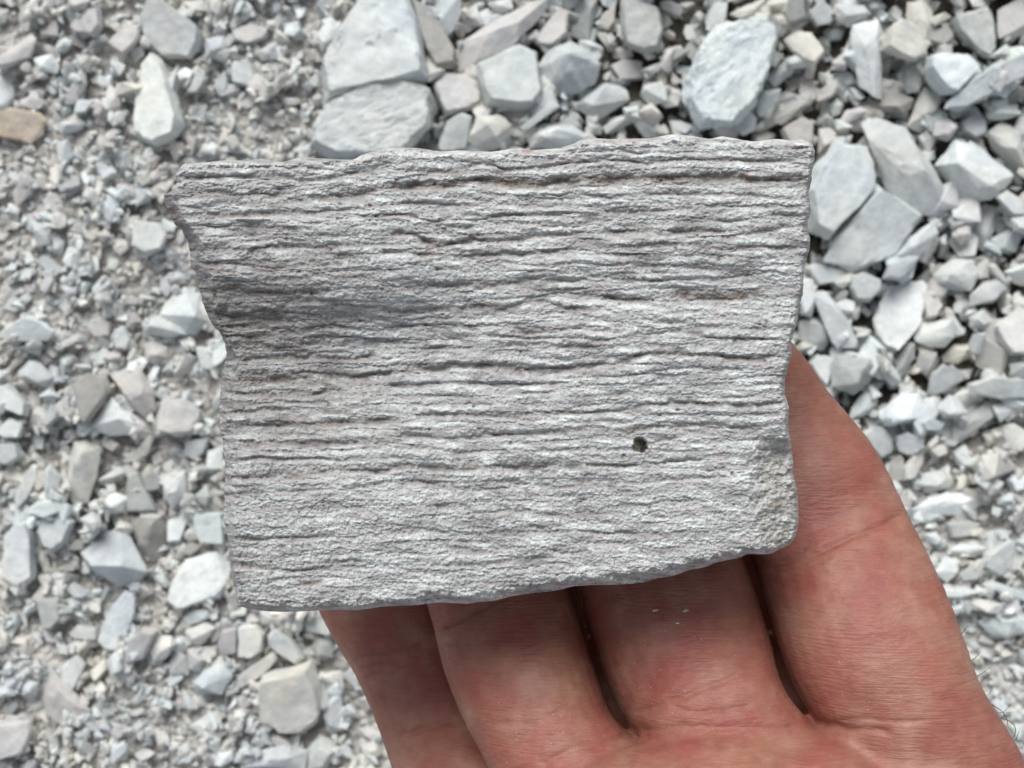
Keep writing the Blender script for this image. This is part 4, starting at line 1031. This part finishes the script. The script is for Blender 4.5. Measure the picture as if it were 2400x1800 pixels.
PIECES = [
 # little finger, ring finger, middle finger, forefinger: tip to palm
 tube([(1600,745,-26.5,120,5.5),(1690,850,-27,144,6.6),(1735,897,-27,150,7.0),(1803,1003,-26.8,158,7.4),(1878,1125,-25.6,180,8.4),(1944,1262,-23.6,187,7.9),(1992,1385,-20.2,197,8.9),(2045,1523,-16.6,202,9.2),(2110,1660,-14.2,190,8.5),(2180,1830,-13.8,215,9.0),(2290,2150,-15,230,10),(2400,2600,-17,240,11)], n=2.45),
 tube([(1290,700,-27.5,130,6),(1370,880,-28,172,7.4),(1455,1080,-28,190,8.2),(1536,1310,-26.6,195,8.7),(1580,1449,-23.6,198,9.4),(1621,1564,-20.4,194,8.6),(1676,1690,-16.6,178,8.8),(1750,1840,-14.6,215,9.5),(1900,2150,-15,240,11),(2080,2600,-17,250,12)], n=2.45),
 tube([(925,710,-28,120,6),(985,850,-28.5,150,7.2),(1040,1020,-28.8,160,7.8),(1114,1250,-28.2,160,8.2),(1166,1397,-26.2,163,8.6),(1208,1533,-23.6,169,9.0),(1248,1642,-20.8,163,8.8),(1294,1745,-18.2,156,8.3),(1390,1900,-16,195,9.5),(1580,2200,-15.5,240,11),(1820,2600,-17,250,12)], n=2.45),
 tube([(690,890,-28.5,115,5.8),(755,1060,-32,140,7.0),(822,1230,-36,145,7.4),(884,1366,-39,148,7.8),(966,1510,-39.5,148,7.8),(1058,1730,-37,150,8.0),(1130,1900,-30,165,9),(1330,2200,-19,220,11),(1600,2600,-18,240,12)], n=2.45),
 # added filler tubes behind the finger gaps, to keep the slits dark
 tube([(1610,1050,-36,70,3),(1730,1300,-36,80,3),(1785,1440,-34,80,3.5),(1835,1580,-30,80,3.5),(1885,1720,-26,80,3.5)]),
 tube([(1290,1150,-38,60,3),(1345,1330,-38,70,3),(1385,1480,-36,70,3.5),(1435,1610,-33,70,3.5),(1485,1740,-28,70,3.5)]),
 tube([(980,1200,-46,60,3),(1040,1380,-46,80,3),(1100,1560,-46,80,3.5),(1170,1730,-43,80,3.5),(1240,1850,-38,80,4)]),
 # pads below the fingers, palm, heel and thumb (thumb and wrist lie below the picture)
 blob(1440,1880,-9.8,215,112,9.0,24), blob(1690,1822,-9.4,200,112,9.2,3), blob(2095,1872,-11.0,250,140,9.2,8),
 blob(1900,1825,-10.4,170,108,9.0,0), blob(1900,2350,-17,640,560,13,-20), blob(2330,2500,-15,240,600,13,16),
 tube([(1750,2500,-17,420,13),(2050,2950,-19,430,15),(2200,3250,-22,370,16)]),
 tube([(650,2230,-8,120,6.5),(760,2290,-8,160,8),(950,2400,-9,185,9.5),(1200,2560,-11,205,10.5),(1480,2760,-14,260,12),(1800,3050,-17,300,13)]),
]
CREASES = [  # depth mm, half width px, points
 (0.24, 8, [(1490,1716),(1560,1706),(1640,1702),(1720,1704),(1800,1708),(1878,1702)]),
 (0.22, 8, [(1255,1798),(1300,1776),(1345,1754),(1420,1738),(1490,1716)]),
 (0.16, 5, [(1560,1650),(1620,1668),(1700,1664),(1770,1650)]),
 (0.14, 5, [(1960,1690),(2030,1684),(2110,1692),(2180,1690)]),
 (0.12, 5, [(1140,1690),(1200,1700),(1260,1690),(1330,1660)]),
 (0.12, 5, [(1800,1352),(1880,1330),(1960,1300)]),
 (0.40, 8, [(1785,1341),(1862,1313),(1910,1297),(1955,1276),(2002,1254),(2052,1236),(2100,1211),(2125,1200)]),
 (0.25, 6, [(1800,1322),(1850,1306),(1905,1275)]),
 (0.30, 8, [(1907,1690),(1947,1700),(1991,1711),(2034,1711),(2100,1716)]),
 (0.20, 7, [(1475,1676),(1530,1660),(1600,1632),(1654,1613),(1708,1590),(1745,1568)]),
 (0.42, 7, [(1015,1472),(1045,1465),(1075,1453),(1112,1435),(1145,1417),(1200,1395)]),
 (0.28, 6, [(820,1550),(860,1542),(895,1536),(967,1518),(1010,1508)]),
 (0.18, 5, [(828,1570),(890,1560),(960,1545)]), (0.14, 5, [(835,1590),(900,1580),(960,1570)]),
 (0.30, 6, [(930,1727),(970,1716),(1003,1704),(1057,1692),(1085,1688)]),
 (0.16, 5, [(1100,1560),(1140,1580),(1180,1588)]),
]
BLUSH = [  # x, y, rx, ry, colour, strength
 (1650,1560,150,130,(.40,.10,.085),.75),(1600,1480,120,60,(.42,.13,.10),.5),(1720,1420,40,150,(.44,.20,.12),.7),(1230,1480,90,70,(.42,.11,.085),.7),
 (1310,1520,45,170,(.45,.225,.13),.75),(1190,1640,70,120,(.44,.17,.12),.4),(1260,1720,70,60,(.42,.11,.09),.6),(1880,1480,60,70,(.50,.24,.17),.65),(2080,1560,120,70,(.50,.23,.165),.6),
 (1960,1560,60,110,(.41,.11,.09),.65),(1990,1370,90,50,(.42,.12,.095),.6),(2080,1420,60,90,(.43,.13,.10),.5),(2180,1520,50,160,(.46,.17,.115),.6),(1870,1250,80,60,(.36,.10,.09),.55),
 (1960,1120,60,120,(.42,.15,.11),.6),(2020,1230,60,40,(.46,.18,.14),.5),(1780,1760,80,40,(.50,.24,.16),.6),(1600,1760,90,30,(.44,.13,.11),.55),(880,1560,50,50,(.36,.12,.10),.5),(930,1640,60,80,(.38,.13,.10),.5),(2200,1700,120,70,(.45,.15,.115),.5),
]
def seg_dist(px, py, Q):
    best = np.full(px.shape, 1e9)
    for (ax, ay), (bx, by) in zip(Q[:-1], Q[1:]):
        dx, dy = bx - ax, by - ay; t = np.clip(((px - ax) * dx + (py - ay) * dy) / (dx * dx + dy * dy), 0, 1)
        best = np.minimum(best, np.hypot(px - ax - t * dx, py - ay - t * dy))
    return best

def build_hand():
    V, Q, T, off = [], [], [], 0
    for v, q, t in PIECES:
        V.append(v); Q.append(q + off); T.append(t + off); off += len(v)
    me = mesh_np('raw', np.concatenate(V), [np.concatenate(Q), np.concatenate(T)])
    tmp = link('raw', me, None)
    md = tmp.modifiers.new('r', 'REMESH'); md.mode = 'VOXEL'; md.voxel_size = 0.00037; md.adaptivity = 0
    sm = tmp.modifiers.new('s', 'SMOOTH'); sm.factor = 0.5; sm.iterations = 4
    dg = bpy.context.evaluated_depsgraph_get()
    me2 = bpy.data.meshes.new_from_object(tmp.evaluated_get(dg))
    bpy.data.objects.remove(tmp)
    # finer faces where the photograph shows the skin
    bm = bmesh.new(); bm.from_mesh(me2); bm.verts.ensure_lookup_table()
    co = np.array([v.co[:] for v in bm.verts]); px, py = to_px(co)
    bm.normal_update(); nz = np.array([v.normal.z for v in bm.verts])
    show = (px > -20) & (px < 2430) & (py > 780) & (py < 1830) & (nz > -0.25)
    show[show] = ~inside(ROCK_OUT + (np.array([1200, 900]) - ROCK_OUT) * 0.03, px[show], py[show])
    ed = [e for e in bm.edges if show[e.verts[0].index] and show[e.verts[1].index]]
    bmesh.ops.subdivide_edges(bm, edges=ed, cuts=1, use_grid_fill=True)
    bmesh.ops.triangulate(bm, faces=[f for f in bm.faces if len(f.verts) > 4])
    bm.to_mesh(me2); bm.free()
    n = len(me2.vertices); co = np.empty(n * 3, np.float32); me2.vertices.foreach_get('co', co); co = co.reshape(-1, 3).astype(float)
    e = np.empty(len(me2.edges) * 2, np.int32); me2.edges.foreach_get('vertices', e); e = e.reshape(-1, 2)
    deg = np.bincount(e.ravel(), minlength=n).astype(float)
    def lap(co, f):
        s = np.stack([np.bincount(e[:, 0], co[e[:, 1], k], n) + np.bincount(e[:, 1], co[e[:, 0], k], n) for k in range(3)], -1)
        return co + f * (s / deg[:, None] - co)
    for i in range(5): co = lap(co, 0.5)
    px, py = to_px(co)                                 # the palm below the finger creases is one soft mass
    wpalm = 0.55 * np.maximum(sstep(1722, 1760, py - 0.2 * np.clip(1700 - px, 0, 400)), sstep(1905, 1940, px) * sstep(1700, 1716, py))
    for bx, by, br in ((1486, 1722, 46), (1896, 1722, 50), (1945, 1770, 60)):
        wpalm = np.maximum(wpalm, 0.55 * (1 - sstep(br * .6, br, np.hypot(px - bx, py - by))))
    wpalm *= (py > 1600) & (py < 1950)
    sel = np.nonzero(wpalm > 0.01)[0]; num = np.full(n, -1); num[sel] = np.arange(len(sel))
    es = e[(wpalm[e] > 0.01).any(1)]; es = np.concatenate([es, es[:, ::-1]]); es = es[num[es[:, 0]] >= 0]; k0 = num[es[:, 0]]
    dg_ = np.bincount(k0, minlength=len(sel)).astype(float)
    for i in range(70):
        av = np.stack([np.bincount(k0, co[es[:, 1], k], len(sel)) for k in range(3)], -1) / dg_[:, None]
        co[sel] += wpalm[sel, None] * (av - co[sel])
    me2.vertices.foreach_set('co', co.astype(np.float32).ravel()); me2.update()
    nr = np.empty(n * 3, np.float32); me2.vertex_normals.foreach_get('vector', nr); nr = nr.reshape(-1, 3)
    px, py = to_px(co); front = sstep(-0.1, 0.25, nr[:, 2])
    d = np.zeros(n)
    vis = np.nonzero((front > 0.01) & (py > 1150) & (py < 1850))[0]; allpx, allpy, allfr = px, py, front; px, py, front = px[vis], py[vis], front[vis]; dall = d; d = np.zeros(len(vis))
    jx, jy = px + 5 * fbm(px / 45, py / 45, 201, 2), py + 5 * fbm(px / 45, py / 45, 202, 2)
    for dep, hw, pts in CREASES:
        r = seg_dist(jx, jy, pts)
        ends = np.minimum(np.hypot(px - pts[0][0], py - pts[0][1]), np.hypot(px - pts[-1][0], py - pts[-1][1]))
        fade = sstep(0, 30, ends)
        d -= dep * fade * (0.75 * np.exp(-(r / hw) ** 2) + 0.35 * np.exp(-(r / (hw * 3.2)) ** 2)) * front
        d += dep * 0.16 * fade * np.exp(-((r - hw * 3) / (hw * 1.8)) ** 2) * front
    dall[vis] = d; d = dall; px, py, front = allpx, allpy, allfr
    every = (px, py, front); vis = np.nonzero((front > 0.01) & (py > 750) & (py < 1950))[0]; px, py, front = px[vis], py[vis], front[vis]; dv = np.zeros(len(vis))
    dv += 0.20 * fbm(px / 160, py / 160, 211, 3) * front + 0.035 * fbm(px / 24, py / 24, 215, 2) * front
    # fine skin lines across the fingers
    ax = px * 0.35 + py * 0.94; la = px * 0.94 - py * 0.35
    dv += 0.030 * fbm(la / 95, ax / 9.0 + 0.8 * noise2(la / 120, ax / 80, 219), 221, 2) * front
    px, py, front = every; d[vis] += dv
    co = co + nr * (d * 1e-3)[:, None]
    me2.vertices.foreach_set('co', co.astype(np.float32).ravel())
    col = np.broadcast_to(np.array([.31, .132, .093]), (n, 3)).copy()
    mot = fbm(px / 110, py / 110, 231, 4)
    col += (np.array([.30, .080, .068]) - col) * (sstep(0.0, 0.45, mot) * 0.6)[:, None]
    col += (np.array([.355, .182, .134]) - col) * (sstep(0.0, 0.45, -mot) * 0.85)[:, None]
    for x, y, rx, ry, c, s in BLUSH:
        w = s * np.exp(-((px - x) / rx) ** 2 - ((py - y) / ry) ** 2) * (0.8 + 0.5 * mot)
        col += (np.array(c) * (0.75, 0.78, 0.79) - col) * np.clip(w, 0, 1)[:, None]
    set_col(me2, 'tone', col)
    me2.polygons.foreach_set('use_smooth', np.ones(len(me2.polygons), bool)); me2.name = 'hand'; me2.update()
    o = link('person_hand', me2, M_SKIN, category='hand', label='left hand, palm up, four fingers reaching behind the ribbed rock slab to hold it')
    return o, BVHTree.FromPolygons([Vector(q) for q in co], [tuple(p.vertices) for p in me2.polygons])
hand, hand_tree = build_hand()

# ---- dark hairs on the edge of the hand (photo pixels)
HAIRS = [[(1915,1060),(1950,1040),(2000,1003)], [(1960,1190),(1985,1180),(2006,1150)], [(1975,1235),(2040,1265),(2090,1310),(2110,1360),(2105,1400),(2080,1412)],
 [(2005,1300),(2060,1300),(2150,1296)], [(2030,1320),(2090,1290),(2130,1240)], [(2040,1335),(2110,1345),(2155,1380),(2165,1430),(2135,1475),(2100,1490)], [(2110,1500),(2160,1480),(2180,1420)],
 [(2130,1500),(2170,1540),(2212,1580)], [(2140,1580),(2180,1600),(2230,1650)], [(1640,400),(1655,440),(1675,470)], [(1800,800),(1830,760),(1850,740)], [(1880,960),(1910,930),(1930,905)]]
def hair(pts, k):
    P = np.array(pts, float) / 2.765 + (1600, 1200); n = 14
    d = np.r_[0, np.cumsum(np.hypot(*np.diff(P, axis=0).T))]; t = np.linspace(0, d[-1], n)
    px, py = np.interp(t, d, P[:, 0]), np.interp(t, d, P[:, 1])
    for i in range(3):
        px[1:-1] = (px[:-2] + 2 * px[1:-1] + px[2:]) / 4; py[1:-1] = (py[:-2] + 2 * py[1:-1] + py[2:]) / 4
    root = at(px[0] - 6, py[0] + 3, ROCK_Z - 0.016)
    hit = hand_tree.find_nearest(root); z0 = hit[0].z if hit[0] else root.z
    C = [at(a, b, z0 + 0.0015 * math.sin(2.5 * i / n + k)) for i, (a, b) in enumerate(zip(px, py))]
    C[0] = hit[0] if hit[0] else C[0]
    C[0] = Vector(C[0]) * 0.4 + C[1] * 0.6 if (Vector(C[0]) - C[1]).length > 0.003 else Vector(C[0])
    V, F = [], []
    for i, c in enumerate(C):
        r = 0.00007 * (1 - 0.75 * i / n)
        for a in range(5):
            V.append((c.x + r * math.cos(a * 1.2566), c.y + r * math.sin(a * 1.2566) * 0.7, c.z + r * math.sin(a * 1.2566)))
        if i: F += [((i - 1) * 5 + a, (i - 1) * 5 + (a + 1) % 5, i * 5 + (a + 1) % 5, i * 5 + a) for a in range(5)]
    return mesh_np('hair', np.array(V), np.array(F))
for k, h in enumerate(HAIRS):
    link('hair', hair(h, k), M_HAIR, hand)

# ---- crumbs of white rock dust on the skin
def on_skin(px, py):
    o = Vector((0, 0, CAM_Z)); dr = (at(px, py, ROCK_Z) - o).normalized()
    r = hand_tree.ray_cast(o, dr); return r[0], r[1]
def crumb_mesh(r, seed):
    co, tri = PROTO_LO[seed % 36]; return co * r, tri
CRUMBS = [(1537,1432,8.5,'white rock crumb on the ring finger, left one of the upper pair'), (1606,1432,9.0,'white rock crumb on the ring finger, right one of the upper pair'),
          (1588,1461,5.0,'smallest white rock crumb, just below and between the pair on the ring finger')]
for i, (x, y, r, lab) in enumerate(CRUMBS):
    p, nrm = on_skin(x, y)
    if p is None: continue
    co, tri = crumb_mesh(r * pxm(p.z), i * 5 + 3)
    o = link('rock_crumb', mesh_np('rock_crumb', co, tri, False), M_CRUMB, category='crumb', label=lab, group='crumbs of rock on the fingers')
    o.location = p + nrm * r * pxm(p.z) * 0.3
dr_ = np.random.RandomState(77); V, F, off = [], [], 0
for (cx, cy, sx, sy, k) in [(1520,1500,60,50,26),(1530,1630,40,40,16),(1310,1730,90,40,26),(1170,1780,40,20,10),(1800,1480,150,120,22),(1620,1500,60,120,14),(1250,1600,80,80,12),(1980,1640,120,60,12)]:
    for i in range(k):
        x, y = dr_.normal(cx, sx), dr_.normal(cy, sy)
        if y > 1795: continue
        p, nrm = on_skin(x, y)
        if p is None or inside(ROCK_OUT, np.array([[x]]), np.array([[y]]))[0, 0]: continue
        r = dr_.uniform(0.6, 1.6) * pxm(p.z); co, tri = crumb_mesh(r, dr_.randint(36))
        V.append(co + np.array(p + nrm * r * 0.2)); F.append(tri + off); off += len(co)
link('rock_dust', mesh_np('rock_dust', np.concatenate(V), np.concatenate(F)), M_CRUMB, kind='stuff', category='dust', label='specks of white rock dust clinging to the finger skin')

tri = sum(sum(max(0, len(p.vertices) - 2) for p in o.data.polygons) if len(o.data.polygons) < 5000 else len(o.data.loops) - 2 * len(o.data.polygons) for o in SC.objects if o.type == 'MESH')
print('TRIANGLES', tri, 'stones', len(stones), 'traced', len(traced), 'chips', len(placed), 'script s', round(time.time() - T0, 1))
